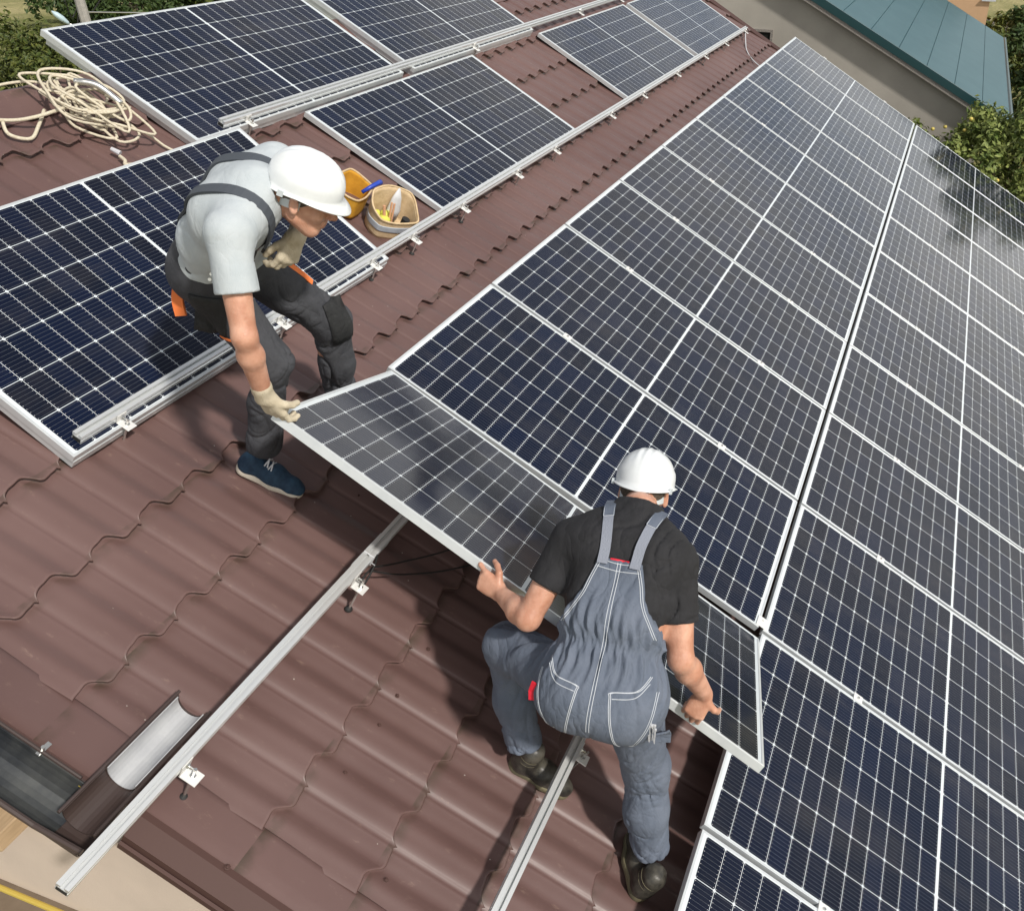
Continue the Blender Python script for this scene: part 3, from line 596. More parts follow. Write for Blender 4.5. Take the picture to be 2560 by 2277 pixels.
# ------------------------------------------------------------------ tool bags
M['canvas'] = mat('tan_canvas', (.62, .47, .29), .9, col2=(.50, .36, .20), nscale=25, bump=.5, bscale=120)
M['orange_canvas'] = mat('ochre_canvas', (.66, .34, .03), .85, col2=(.55, .27, .02), nscale=20, bump=.3, bscale=90)
M['reflect'] = mat('grey_reflective_tape', (.45, .49, .54), .5, col2=(.36, .40, .44), nscale=20)
def bag(cx, cy, rot, label, m_out, rx=.130, ry=.095, hf=.12, hb=.225, tape=True):
    root = empty('tool_bag', roof_at(cx, cy, TZ + .012, rot), label, 'tool bag', 'tool bags'); n = 44; rg = random.Random(int(cx * 1000))
    def shell(off, z0, z1f, z1b, name, m, rr=0):
        V = []; F = []; js = 9
        for j in range(js):
            for k in range(n):
                t = 2 * math.pi * k / n; b = .5 + .5 * math.sin(t); top = z1f + (z1b - z1f) * (b ** 1.5); z = z0 + (top - z0) * j / (js - 1)
                fl = 1 + .10 * (z / .2) + .02 * math.sin(5 * t + cx * 9) * (z / .15); sq = 1 / max(abs(math.cos(t)) ** 1, abs(math.sin(t)) ** 1) ** .5
                V.append(((rx + off) * fl * sq * math.cos(t), (ry + off) * fl * sq * math.sin(t), z + (rr * math.sin(7 * t) if j == js - 1 else 0)))
        for j in range(js - 1):
            for k in range(n): F.append((j*n + k, j*n + (k+1) % n, (j+1)*n + (k+1) % n, (j+1)*n + k))
        if z0 < .005: F.append(tuple(range(n))[::-1])
        me = mesh(V, F, name); o = link(name, me, m, root, True); s = o.modifiers.new('thick', 'SOLIDIFY'); s.thickness = .005; s.offset = -1; return o
    shell(0, 0, hf, hb, 'body', m_out, .004)
    if tape: shell(.003, hf * .42, hf * .74, hf * .74, 'reflective_band', M['reflect'])
    mb = MB(); pts = []
    for k in range(n + 1):
        t = 2 * math.pi * k / n; b = .5 + .5 * math.sin(t); z = hf + (hb - hf) * b ** 1.5; fl = 1 + .10 * (z / .2) + .02 * math.sin(5 * t + cx * 9) * (z / .15); sq = 1 / max(abs(math.cos(t)), abs(math.sin(t))) ** .5
        pts.append(((rx) * fl * sq * math.cos(t), (ry) * fl * sq * math.sin(t), z + .002))
    mb.tube(pts, .006, 6, caps=False); mb.build('rim', M['canvas'], root, smooth=True)
    return root
b1 = bag(1.265, 2.845, R_(-32), 'tan canvas tool bag with a grey band, full of tools, beside the rail', M['canvas'])
mb = MB(); mb.box((-.11, -.075, .02), (.10, .06, .075)); tl = empty('work_gloves', b1.matrix_world @ Matrix.Translation((0, 0, .0)), 'yellow rags and gloves inside the tan tool bag', 'cloth')
V = MB()
for (a, b, c, r) in ((-.06, -.02, .07, .045), (-.02, .03, .075, .04), (-.085, .03, .08, .03)): V.lathe([(r*.1, -r*.8), (r*.8, -r*.5), (r, 0), (r*.7, r*.6), (r*.05, r*.75)], Matrix.Translation((a, b, c)) @ Matrix.Rotation(a * 20, 4, 'X'), 10)
V.build('cloth', mat('yellow_cloth', (.60, .60, .10), .8), tl, smooth=True)
V = MB(); V.tube([(.055, -.045, .03), (.06, -.05, .118)], .02, 10, .024); o = V.build('black_tool', M['rubber'], smooth=False); o.matrix_world = b1.matrix_world.copy(); tag(o, 'black round tool handle sticking out of the tan bag', 'tool')
V = MB(); V.tube([(-.02, -.03, .03), (-.035, .0, .19)], .007, 6, .006); V.tube([(0, -.02, .03), (-.008, .01, .175)], .006, 6); V.tube([(-.045, -.03, .03), (-.075, .0, .165)], .012, 6, .008)
o = V.build('wooden_tool', mat('pale_wood_handle', (.62, .34, .20), .6)); o.matrix_world = b1.matrix_world.copy(); tag(o, 'slim wooden handles standing in the tan bag', 'tool')
V = MB(); V.lathe([(.035, 0), (.045, .06), (.03, .14), (.006, .2)], Matrix.Translation((.035, .05, .035)) @ Matrix.Rotation(R_(-8), 4, 'X') @ Matrix.Diagonal((1, .5, 1, 1)), 12)
o = V.build('paper_roll', M['white_plastic'], smooth=True); o.matrix_world = b1.matrix_world.copy(); tag(o, 'white folded bag standing against the tall back of the tan tool bag', 'paper')
b2 = bag(1.22, 3.10, R_(10), 'ochre yellow tool bag with a tan inside half hidden by the white helmet', M['orange_canvas'], .12, .085, .13, .17, False)
V = MB(); V.tube([(.02, -.05, .12), (.06, -.075, .155), (.115, -.09, .165), (.15, -.095, .16)], [.011, .012, .013, .017], 10)
o = V.build('blue_handle', mat('blue_plastic', (.02, .06, .42), .4), smooth=True); o.matrix_world = b2.matrix_world.copy(); tag(o, 'blue plastic tool handle lying across the ochre bag', 'tool')
# ------------------------------------------------------------------ cables
mb = MB()
for k, (a, b, c, d) in enumerate([((-.86, 1.56, -.12), (-.70, 1.50, -.20), (-.45, 1.36, -.215), (-.1, 1.22, -.2)), ((-.87, 1.555, -.13), (-.72, 1.45, -.215), (-.5, 1.28, -.225), (-.1, 1.05, -.2))]): mb.tube([RM @ p for p in catmull([a, b, c, d])], .0035, 6)
mb.tube([RM @ p for p in catmull([(-.86, 1.568, -.04), (-.87, 1.555, -.09), (-.92, 1.545, -.14), (-.95, 1.55, -.18), (-.90, 1.565, -.16), (-.86, 1.56, -.12)])], .0045, 6)
tag(mb.build('black_cable', M['rubber'], smooth=True), 'pair of black solar cables running from the long rail under the carried panel', 'cable')
mb = MB(); mb.tube([RM @ Vector(p) for p in ((-.885, 1.568, -.085), (-.885, 1.568, -.034), (-.885, 1.613, -.034))], .003, 6); mb.tube([RM @ Vector(p) for p in ((-.885, 1.568, -.07), (-.893, 1.55, -.06))], .002, 5)
tag(mb.build('cable_tie', M['white_plastic']), 'white cable tie around the long rail where the black cables start', 'cable tie')
mb = MB(); mb.tube([RM @ p for p in catmull([(9.95, 2.69, -.16), (9.6, 2.55, -.22), (9.35, 2.45, -.235), (9.15, 2.3, -.235), (8.95, 2.12, -.2)])], .008, 6)
tag(mb.build('white_cable', M['white_plastic'], smooth=True), 'white cable lying across the tiles at the far end of the roof', 'cable')
# ------------------------------------------------------------------ bodies: distance fields meshed with surface nets
def V3(*a): return np.array(a, dtype=np.float32)
def unit(v): v = np.asarray(v, dtype=np.float32); return v / np.linalg.norm(v)
def sd_cone(P, a, b, ra, rb):
    a = np.asarray(a, np.float32); b = np.asarray(b, np.float32); ba = b - a; L = float(ba @ ba); pa = P - a
    h = np.clip(pa @ ba / max(L, 1e-9), 0, 1); return np.linalg.norm(pa - h[:, None] * ba, axis=1) - (ra + (rb - ra) * h)
def sd_ell(P, c, r, R=None):
    q = P - np.asarray(c, np.float32)
    if R is not None: q = q @ np.asarray(R, np.float32).T        # rows of R are the local axes
    r = np.asarray(r, np.float32); k0 = np.linalg.norm(q / r, axis=1); k1 = np.linalg.norm(q / (r * r), axis=1)
    return k0 * (k0 - 1) / np.maximum(k1, 1e-6)
def smin(a, b, k):
    if k <= 0: return np.minimum(a, b)
    h = np.clip(.5 + .5 * (b - a) / k, 0, 1); return b + (a - b) * h - k * h * (1 - h)
def smax(a, b, k): return -smin(-a, -b, k)
class Field:
    def __init__(s): s.p = []
    def cone(s, a, b, ra, rb, k=.02): s.p.append(('c', np.array(a, np.float32), np.array(b, np.float32), ra, rb, k)); return s
    def chain(s, pts, rs, k=.02):
        for i in range(len(pts) - 1): s.cone(pts[i], pts[i+1], rs[i], rs[i+1], k)
        return s
    def ell(s, c, r, R=None, k=.02): s.p.append(('e', np.array(c, np.float32), np.array(r, np.float32), R, None, k)); return s
    def sub(s, c, r, R=None, k=.01): s.p.append(('s', np.array(c, np.float32), np.array(r, np.float32), R, None, k)); return s
    def __call__(s, P):
        d = None
        for t, a, b, c, e, k in s.p:
            if t == 'c': q = sd_cone(P, a, b, c, e)
            else: q = sd_ell(P, a, b, c)
            if t == 's': d = smax(d, -q, k)
            else: d = q if d is None else smin(d, q, k)
        return d
    def bounds(s):
        lo = np.full(3, 1e9); hi = -lo
        for t, a, b, c, e, k in s.p:
            if t == 'c':
                for p, r in ((a, c), (b, e)): lo = np.minimum(lo, p - r); hi = np.maximum(hi, p + r)
            elif t == 'e': m = b.max(); lo = np.minimum(lo, a - m); hi = np.maximum(hi, a + m)
        return lo, hi
def nets(f, lo, hi, h, name='body'):
    lo = np.array(lo, float) - 3 * h; n = np.ceil((np.array(hi) + 3 * h - lo) / h).astype(int) + 1; n = ((n + 3) // 4) * 4
    nc = n // 4; g = np.stack(np.meshgrid(*[np.arange(k) for k in nc], indexing='ij'), -1).reshape(-1, 3)
    pc = (lo + (g * 4 + 1.5) * h).astype(np.float32); dc = f(pc).reshape(nc)
    D = np.repeat(np.repeat(np.repeat(dc, 4, 0), 4, 1), 4, 2).astype(np.float32)
    near = np.abs(dc) < h * 7.5
    gi = np.argwhere(near)
    off = np.stack(np.meshgrid(*[np.arange(4)] * 3, indexing='ij'), -1).reshape(-1, 3)
    for s0 in range(0, len(gi), 6000):
        I = (gi[s0:s0+6000, None, :] * 4 + off[None]).reshape(-1, 3); D[I[:, 0], I[:, 1], I[:, 2]] = f((lo + I * h).astype(np.float32))
    s = D < 0; m = np.array(D.shape) - 1
    def cs(A, i, j, k): return A[i:m[0]+i, j:m[1]+j, k:m[2]+k]
    cnt = sum(cs(s, i, j, k).astype(np.int8) for i in (0,1) for j in (0,1) for k in (0,1))
    act = np.argwhere((cnt > 0) & (cnt < 8))
    acc = np.zeros((len(act), 3)); w = np.zeros(len(act))
    cor = [(i, j, k) for i in (0,1) for j in (0,1) for k in (0,1)]
    for a in cor:
        for b in cor:
            if sum(b) - sum(a) == 1 and all(y >= x for x, y in zip(a, b)):
                da = D[act[:,0]+a[0], act[:,1]+a[1], act[:,2]+a[2]]; db = D[act[:,0]+b[0], act[:,1]+b[1], act[:,2]+b[2]]
                x = (da < 0) != (db < 0); t = np.where(x, da / np.where(x, da - db, 1), 0)
                acc += np.where(x[:, None], np.array(a) + t[:, None] * (np.array(b) - np.array(a)), 0); w += x
    vert = lo + (act + acc / w[:, None]) * h
    idx = np.full(tuple(m), -1, np.int32); idx[act[:,0], act[:,1], act[:,2]] = np.arange(len(act)); Q = []
    for ax in range(3):
        e = [0, 0, 0]; e[ax] = 1; s0 = s[:-1, :-1, :-1]; s1 = s[e[0]:m[0]+e[0], e[1]:m[1]+e[1], e[2]:m[2]+e[2]]
        E = np.argwhere(s0 != s1); u, v = [(1, 2), (2, 0), (0, 1)][ax]; E = E[(E[:, u] > 0) & (E[:, v] > 0)]
        du = np.zeros(3, int); du[u] = 1; dv = np.zeros(3, int); dv[v] = 1
        q = np.stack([idx[tuple((E - o).T)] for o in (0 * du, du, du + dv, dv)], 1)
        fl = s0[tuple(E.T)]; q[~fl] = q[~fl][:, ::-1]; Q.append(q[(q >= 0).all(1)])
    Q = np.concatenate(Q)
    me = bpy.data.meshes.new(name); me.from_pydata(vert.tolist(), [], Q.tolist()); me.update(); me.shade_smooth(); return me
def put(name, me, m, parent, root=None):
    o = bpy.data.objects.new(name, me); C.objects.link(o); me.materials.append(m); o.parent = parent; return o
def ridges(P, ax, wl, amp, seed, ph=0):        # irregular sharp creases that run roughly across the direction ax
    r = np.random.default_rng(seed); k = r.normal(size=(6, 3)).astype(np.float32); ax = unit(ax)
    w = 1.8 * np.sin(P @ k[0] * 7 + seed) + 1.3 * np.sin(P @ k[1] * 15 + 1.3 * seed) + .6 * np.sin(P @ k[2] * 31)
    t = (P @ ax) / wl * np.float32(math.pi) + w
    m = np.clip(.5 + .9 * np.sin(P @ k[3] * 9 + seed * 2.1) * np.sin(P @ k[4] * 12 + seed), 0, 1.3)
    a = 1 - np.abs(np.sin(t)); t2 = t * 2.3 + 1.5 * np.sin(P @ k[5] * 22); b = 1 - np.abs(np.sin(t2))
    return amp * m * (a ** 3 + .3 * b ** 3)
def lumps(P, sc, amp, seed):
    r = np.random.default_rng(seed); k = r.normal(size=(6, 3)).astype(np.float32); k /= np.linalg.norm(k, axis=1)[:, None]
    o = 0
    for i in range(3): o = o + np.sin(P @ k[i] * sc * (1 + .6 * i) + 2 * np.sin(P @ k[i+3] * sc * .7 + i))
    return amp * o / 3
def hand(F, wrist, d, n, s, curl, thumb, sc=1.0, grow=0, spread=.06):
    wrist = np.array(wrist, float); d = unit(d); n = np.array(n, float); n -= d * (n @ d); n = unit(n); s = np.array(s, float); s -= d * (s @ d) + n * (s @ n); s = unit(s)
    off = [.029, .010, -.010, -.028]; le = [(.040, .025, .020), (.044, .028, .021), (.041, .026, .020), (.032, .020, .018)]; out = []
    kn = [wrist + d * (.088 - .004 * abs(i - 1)) * sc + s * o * sc for i, o in enumerate(off)]
    for i, k_ in enumerate(kn): F.cone(wrist + d * .012 + s * off[i] * .55, k_, (.0150 + grow), (.0115 + grow), .012)
    F.ell(wrist + d * .055 * sc + n * .004, (.046 * sc, .038 * sc, .0155 + grow), np.array([d, s, n]), .012)
    F.ell(wrist + d * .035 * sc + n * .010 + s * .018, (.032, .018, .015 + grow), np.array([d, s, n]), .012)
    for i in range(4):
        a = 0; p = kn[i]; dd = unit(d + s * spread * (1.5 - i)); r0 = [.0094, .0097, .0092, .0082][i] + grow
        for j in range(3):
            a += curl[i][j]; q = p + (dd * math.cos(a) + n * math.sin(a)) * le[i][j] * sc
            F.cone(p, q, r0 - .0007 * j, r0 - .0007 * (j + 1), .0035 if j else .006); p = q
        out.append(p)
    t0 = wrist + d * .022 * sc + s * .020 * sc; p = t0; r0 = .0135 + grow
    for j, (v, L) in enumerate(zip(thumb, (.042, .034, .027))):
        v = unit(np.array(v[0]) * d + np.array(v[1]) * n + np.array(v[2]) * s); q = p + v * L * sc; F.cone(p, q, r0 - .0016 * j, r0 - .0016 * (j + 1), .008 if j == 0 else .004); p = q
    return out
def skull(F, c, f, u, l, jaw=True):
    R = np.array([f, l, u]); P = lambda a, b, c_: c + f * a + l * b + u * c_
    F.ell(P(-.012, 0, .030), (.098, .076, .092), R, .02)
    F.ell(P(.028, 0, -.030), (.066, .060, .082), R, .03)
    F.cone(P(.060, -.014, -.092), P(.060, .014, -.092), .022, .022, .025)
    F.cone(P(.000, .055, -.055), P(.052, .024, -.090), .016, .016, .022); F.cone(P(.000, -.055, -.055), P(.052, -.024, -.090), .016, .016, .022)
    F.cone(P(.083, -.034, .020), P(.083, .034, .020), .012, .012, .014)
    for sg in (-1, 1):
        F.ell(P(.064, sg * .042, -.026), (.022, .020, .018), R, .02)
        F.sub(P(.104, sg * .032, .002), (.018, .017, .012), R, .010); F.ell(P(.082, sg * .032, .002), (.012, .014, .010), R, .004)
    F.cone(P(.090, 0, .008), P(.113, 0, -.026), .0085, .0125, .010)
    for sg in (-1, 1): F.ell(P(.103, sg * .012, -.030), (.010, .008, .007), R, .006)
    F.cone(P(.090, -.017, -.054), P(.090, .017, -.054), .0075, .0075, .006); F.cone(P(.088, -.015, -.064), P(.088, .015, -.064), .008, .008, .005)
    for sg in (-1, 1):
        a = unit(f * -.25 + u * .97); e = unit(l * sg * .9 - f * .45)
        Re = np.array([unit(np.cross(a, e)), e, a])
        F.ell(P(-.004, sg * .080, -.004), (.019, .008, .032), Re, .006); F.sub(P(.000, sg * .089, -.002), (.011, .006, .019), Re, .003)
# ------------------------------------------------------------------ clothing and skin materials
M['skin'] = mat('tanned_skin', (.47, .225, .145), .43, spec=.5, col2=(.66, .375, .265), nscale=13, bump=.3, bscale=140, sss=.12)
M['hair'] = mat('dark_hair', (.055, .040, .030), .7, col2=(.11, .085, .06), nscale=160, bump=.7, bscale=400)
M['grey_tee'] = mat('light_grey_jersey', (.43, .475, .50), .9, col2=(.48, .52, .54), nscale=14, bump=.25, bscale=300)
M['black_tee'] = mat('black_jersey', (.012, .012, .014), .85, col2=(.019, .019, .022), nscale=12, bump=.3, bscale=300)
M['dark_cloth'] = mat('charcoal_workwear', (.034, .036, .043), .85, col2=(.056, .058, .066), nscale=9, bump=.35, bscale=260)
M['black_cloth'] = mat('black_reinforcement', (.012, .013, .014), .8, col2=(.022, .023, .024), nscale=14, bump=.3, bscale=260)
M['grey_cloth'] = mat('blue_grey_twill', (.098, .120, .162), .85, col2=(.135, .158, .205), nscale=7, bump=.35, bscale=320)
M['strap_grey'] = mat('dark_grey_strap', (.06, .07, .085), .8)
M['elastic'] = mat('grey_elastic', (.24, .26, .31), .8, bump=.6, bscale=200)
M['stitch'] = mat('white_stitching', (.55, .58, .62), .8)
M['glove'] = mat('cream_knit_glove', (.60, .53, .40), .95, col2=(.50, .43, .31), nscale=30, bump=.7, bscale=420)
M['helmet'] = mat('white_helmet', (.70, .73, .74), .30, spec=.5, coat=.3, coatr=.12, col2=(.80, .83, .84), nscale=7)
wrinkle(M['grey_tee'], 7, .0065, (1, 1, .6), 1.0, .7); wrinkle(M['black_tee'], 8, .009, (1, 1, .6), 2.0); wrinkle(M['dark_cloth'], 8, .009, (1, 1, .8), 3.0); wrinkle(M['grey_cloth'], 9, .010, (1, 1, .7), 4.0); wrinkle(M['black_cloth'], 14, .008, (1, 1, .8), 5.0)
M['strap_white'] = mat('helmet_band', (.55, .60, .62), .4)
M['navy'] = mat('navy_knit', (.008, .030, .065), .75, col2=(.018, .055, .10), nscale=40, bump=.5, bscale=300)
M['sole'] = mat('cream_sole', (.66, .61, .52), .6, col2=(.55, .50, .41), nscale=20)
M['boot'] = mat('worn_boot_leather', (.014, .013, .012), .42, col2=(.085, .078, .062), nscale=16, bump=.4, bscale=70)
M['boot_black'] = mat('black_boot_textile', (.012, .012, .013), .6, col2=(.03, .03, .03), nscale=30)
M['boot_sole'] = mat('khaki_rubber_sole', (.15, .13, .075), .7, col2=(.09, .08, .05), nscale=20)
M['orange'] = mat('orange_fabric', (.80, .20, .05), .8); M['red'] = mat('red_fabric', (.62, .01, .03), .7)
def np3(*a): return np.array(a, float)
def helmet(root, c, f, u, l, up=.040, hs=.86):
    c = np.array(c) + u * up; f0, l0, u0 = f, l, u; f, l, u = f * hs, l * hs, u * hs; V = []; n = 64; rows = []
    def P(a, b, z): return c + f * a + l * b + u * z
    for j in range(17):
        e = j / 16 * math.pi / 2; rows.append([])
        for k in range(n):
            t = 2 * math.pi * k / n; cx, sx = math.cos(t), math.sin(t); rx = .142 if cx > 0 else .138; z = .118 * math.cos(e); r = math.sin(e) ** .92
            a, b = rx * r * cx, .116 * r * sx
            g = sum(.0045 * math.exp(-((b - q) / .009) ** 2) for q in (-.030, 0, .030)) * min(1, (1 - (j / 16) ** 4) * 1.3) * (1 if a > -.11 else .4)
            lf = .004 if j > 11 else 0
            rows[-1].append(P(a * (1 + g * 3) , b * (1 + (.03 if j > 12 else 0)), z + g - (.012 if j == 16 else 0)))
    for (ex, dz) in ((.004, -.020), (.5, -.026), (1.0, -.030), (1.02, -.034)):
        rows.append([])
        for k in range(n):
            t = 2 * math.pi * k / n; cx, sx = math.cos(t), math.sin(t); rx = .142 if cx > 0 else .138
            br = .009 + .032 * max(0, cx) ** 1.6 + .006 * max(0, -cx) ** 2; br *= ex
            rows[-1].append(P((rx + br) * cx, (.1195 + min(br, .012 + br * .35)) * sx, dz + (.000 if ex < .1 else 0) - .020 * max(0, cx) ** 2 * ex + .006 * abs(sx) * ex - .012 * max(0, -cx)))
    V = [tuple(p) for r in rows for p in r]; F = []
    for j in range(len(rows) - 1):
        for k in range(n): F.append((j*n + k, (j+1)*n + k, (j+1)*n + (k+1) % n, j*n + (k+1) % n))
    me = mesh(V, F, 'helmet'); o = put('helmet', me, M['helmet'], root); me.shade_smooth(); s = o.modifiers.new('t', 'SOLIDIFY'); s.thickness = .0028; s.offset = -1
    mb = MB(); pts = []                                   # suspension band round the back of the head
    for k in range(25):
        t = math.pi * (.42 + 1.16 * k / 24); pts.append((t, .093 * math.cos(t) - .008, .083 * math.sin(t)))
    for (z0, z1, off) in ((-.085, -.052, .006),):
        vs = []
        for (t, a, b) in pts:
            dz = -.012 * max(0, -math.cos(t))
            for (z, o_) in ((z0 + dz, .0), (z1 + dz, .0), (z1 + dz, .003), (z0 + dz, .003)):
                q = math.hypot(a, b); vs.append(P(a * (1 + (off + o_) / q), b * (1 + (off + o_) / q), z))
        fs = []
        for k in range(24):
            for m_ in range(4): fs.append((k*4 + m_, k*4 + (m_+1) % 4, k*4 + 4 + (m_+1) % 4, k*4 + 4 + m_))
        mb.add(vs, fs)
    h2 = mb.build('headband', M['strap_white'], o)
    for sg in (-1, 1):
        mb = MB(); mb.box((-.011, -.005, -.012), (.011, .005, .010), Matrix.Translation(Vector(P(-.055, sg * .118, -.030))) @ Matrix(np.array([f, l, u]).T.tolist()).to_4x4())
        mb.build('ear_clip', M['strap_white'], o)
    return o
def shoe(root, heel, toe, up, name, mats, high=0, laces=None, dz=0):
    heel = np.array(heel, float); toe = np.array(toe, float); f = unit(toe - heel).astype(float); up = np.array(up, float); up = unit(up - f * (up @ f)).astype(float); l = np.cross(up, f); L = np.linalg.norm(toe - heel)
    P = lambda a, b, z: heel + f * a * L + l * b + up * z
    F = Field(); F.cone(P(.13, 0, .045), P(.16, 0, .075), .036, .036, .02); F.cone(P(.16, 0, .05), P(.5, 0, .045), .040, .042, .03); F.cone(P(.5, 0, .044), P(.80, -.006, .030), .043, .036, .03); F.cone(P(.80, -.006, .03), P(.88, -.008, .026), .036, .032, .02)
    if high: F.cone(P(.17, 0, .07), P(.16, 0, .07 + high), .042, .046, .03)
    lo, hi = F.bounds()
    fu = lambda X: smax(smax(F(X), -((X - heel.astype(np.float32)) @ up.astype(np.float32) - .018), .006), ((X - heel.astype(np.float32)) @ up.astype(np.float32)) - (.115 + high), .01) + lumps(X, 60, .0012, 3)
    o = put(name, nets(fu, lo, hi, .004), mats[0], root)
    S_ = Field(); S_.cone(P(.13, 0, .012), P(.55, .002, .012), .038, .043, .02); S_.cone(P(.55, .002, .012), P(.84, -.007, .012), .045, .038, .02)
    fs = lambda X: smax(smax(S_(X) - .0035, ((X - heel.astype(np.float32)) @ up.astype(np.float32)) - .026 - .010 * np.exp(-(((X - heel.astype(np.float32)) @ f.astype(np.float32)) / .08) ** 2), .004), -((X - heel.astype(np.float32)) @ up.astype(np.float32)), .003)
    lo, hi = S_.bounds(); put('sole', nets(fs, lo, hi, .004), mats[1], o)
    if high:
        for zz in (.082, .100, .122):
            mb = MB(); pts = [P(.165 + (.0465 / L) * math.cos(t), .0475 * math.sin(t), zz + .006 * math.cos(t)) for t in np.linspace(.9, 2 * math.pi - .9, 26)]
            mb.tube(pts, .0011, 5); mb.build('piping', M['boot_sole'], o)
    if laces:
        mb = MB()
        for i in range(5):
            a = .36 + i * .065; z = .110 - .010 * i - .003 * i * i * .4
            mb.tube(catmull([P(a, -.026, z - .012), P(a + .02, 0, z + .001), P(a + .045, .026, z - .014)], 5), .0034, 5); mb.tube(catmull([P(a, .026, z - .012), P(a + .02, 0, z + .003), P(a + .045, -.026, z - .014)], 5), .0034, 5)
        mb.build('laces', laces, o)
    return o
def person(name, label): return empty(name, Matrix.Identity(4), label, 'person')
def mkbody(J, hands, g=1.0):
    """one continuous body around the joints J (world metres)"""
    F = Field(); lat = unit(J['shL'] - J['shR']).astype(float); sp = J['neck'] - J['pelvis']; ft = unit(np.cross(lat, sp)).astype(float)   # ft: chest side
    J['lat'], J['ft'] = lat, ft; hl = unit(J['hipL'] - J['hipR'])
    mid = J['pelvis'] + sp * .42 + ft * J.get('arch', -.02); ch = J['pelvis'] + sp * .74 + ft * J.get('arch', -.02) * .8
    F.cone(J['pelvis'] - hl * .075, J['pelvis'] + hl * .075, .105*g, .105*g, .03)
    F.cone(J['pelvis'] - hl * .045, mid - lat * .055, .105*g, .095*g, .05); F.cone(J['pelvis'] + hl * .045, mid + lat * .055, .105*g, .095*g, .05)
    F.cone(mid - lat * .055, ch - lat * .075, .095*g, .105*g, .05); F.cone(mid + lat * .055, ch + lat * .075, .095*g, .105*g, .05)
    F.cone(ch - lat * .075, ch + lat * .075, .105*g, .105*g, .04)
    top = J['pelvis'] + sp * .90
    F.cone(top, J['shL'] - lat * .03, .075*g, .060*g, .05); F.cone(top, J['shR'] + lat * .03, .075*g, .060*g, .05)
    F.cone(top, J['neck'], .065*g, .056*g, .04); F.cone(J['neck'], J['head'] - J['hu'] * .035 - J['hf'] * .012, .055*g, .054*g, .03)
    F.p_torso = len(F.p)
    for s_ in 'LR':
        F.cone(J['sh' + s_], J['el' + s_], .056*g, .041*g, .04)
        m_ = J['el' + s_] + (J['wr' + s_] - J['el' + s_]) * .3
        F.chain([J['el' + s_], m_, J['wr' + s_]], [.039*g, .043*g, .0275], .02)
        F.cone(J['hip' + s_], J['kn' + s_], .088*g, .062*g, .05)
        c_ = J['kn' + s_] + (J['an' + s_] - J['kn' + s_]) * .33 + J['calf'] * .012
        F.chain([J['kn' + s_], c_, J['an' + s_]], [.060*g, .058*g, .040*g], .03)
    skull(F, J['head'], J['hf'], J['hu'], J['hl'])
    for hd in hands: hand(F, *hd)
    return F
def sub_field(J, parts):
    F = Field()
    return F
def hframe(f, u):
    f = unit(f).astype(float); u = np.array(u, float); u = unit(u - f * (u @ f)).astype(float); return f, u, np.cross(u, f)
E_ = np.array(RM.to_3x3())
e0 = E_ @ np3(-.967, 2.09, .41); e1 = E_ @ np3(-1.0, -.003, .39); edge = unit(e1 - e0).astype(float)
pn = np.array((CARR.to_3x3() @ Vector((0, 0, 1)))[:]); pxd = np.array((CARR.to_3x3() @ Vector((1, 0, 0)))[:])
UP = np3(0, 0, 1); rn = E_ @ np3(0, 0, 1); ru = E_ @ np3(0, 1, 0)
def P32(a): return np.asarray(a, np.float32)
# ================================================================== worker in grey dungarees (seen from behind)
J = dict(pelvis=np3(-1.235, .315, .775), neck=np3(-.815, .335, 1.185), head=np3(-.668, .368, 1.150), shL=np3(-.955, .520, 1.125), shR=np3(-.935, .165, 1.105),
         elL=np3(-1.150, .600, .925), elR=np3(-1.085, .100, .845), hipL=np3(-1.235, .405, .765), hipR=np3(-1.205, .225, .745), knL=np3(-1.050, .735, .665), knR=np3(-1.135, .195, .345),
         anL=np3(-1.125, .672, .270), anR=np3(-1.175, .162, -.045), calf=np3(-1, 0, 0), arch=-.03)
hf, hu, hl_ = hframe(np3(.80, .06, -.48), np3(.5, 0, .85)); J.update(hf=hf, hu=hu, hl=hl_)
hL = e0 + (e1 - e0) * .43; hR = e0 + (e1 - e0) * .84
J['wrL'] = hL + edge * .095 - pxd * .050 - pn * .030
J['wrR'] = hR - pxd * .030 + pn * .105
dL = -edge; sL = pn; nL = pxd
dR = unit(-pn * .95 + edge * .15); nR = pxd; sR = edge
hands2 = [(J['wrL'], unit(-edge + pxd * .28 - pn * .10), nL, sL, [(.35, .45, .3), (.9, 1.0, .5), (1.0, 1.1, .6), (1.1, 1.1, .6)], [(.55, .15, .8), (.75, .55, .25), (.80, .60, -.05)]),
          (J['wrR'], dR, nR, sR, [(.55, .9, .5), (.6, .9, .5), (.65, .9, .6), (.7, 1.0, .6)], [(.45, .15, .85), (.35, .75, .55), (.1, .95, .3)])]
B2 = mkbody(J, hands2)
W2 = person('person', 'man in grey dungarees and black shirt, back to camera, gripping the carried panel')
lo, hi = B2.bounds(); me = nets(B2, lo, hi, .0042); body2 = put('body', me, M['skin'], W2)
# hair
F = Field(); skull(F, J['head'], hf, hu, hl_); c0 = P32(J['head'])
def hair_f(X, F=F, c0=c0, hf=P32(hf), hu=P32(hu), hl=P32(hl_)):
    q = X - c0; a = q @ hf; b = np.abs(q @ hl); z = q @ hu
    return smax(smax(sd_ell(X, c0 + hf * -.012 + hu * .030, V3(.098, .076, .092), np.array([hf, hl, hu])) - .0045, a * .8 - .035 - z * .35, .01), -(z + .050 + a * .25), .008) + lumps(X, 220, .0012, 5)
put('hair', nets(hair_f, J['head'] - .14, J['head'] + .15, .0045), M['hair'], body2)
helmet(body2, J['head'], hf, hu, hl_, .055)
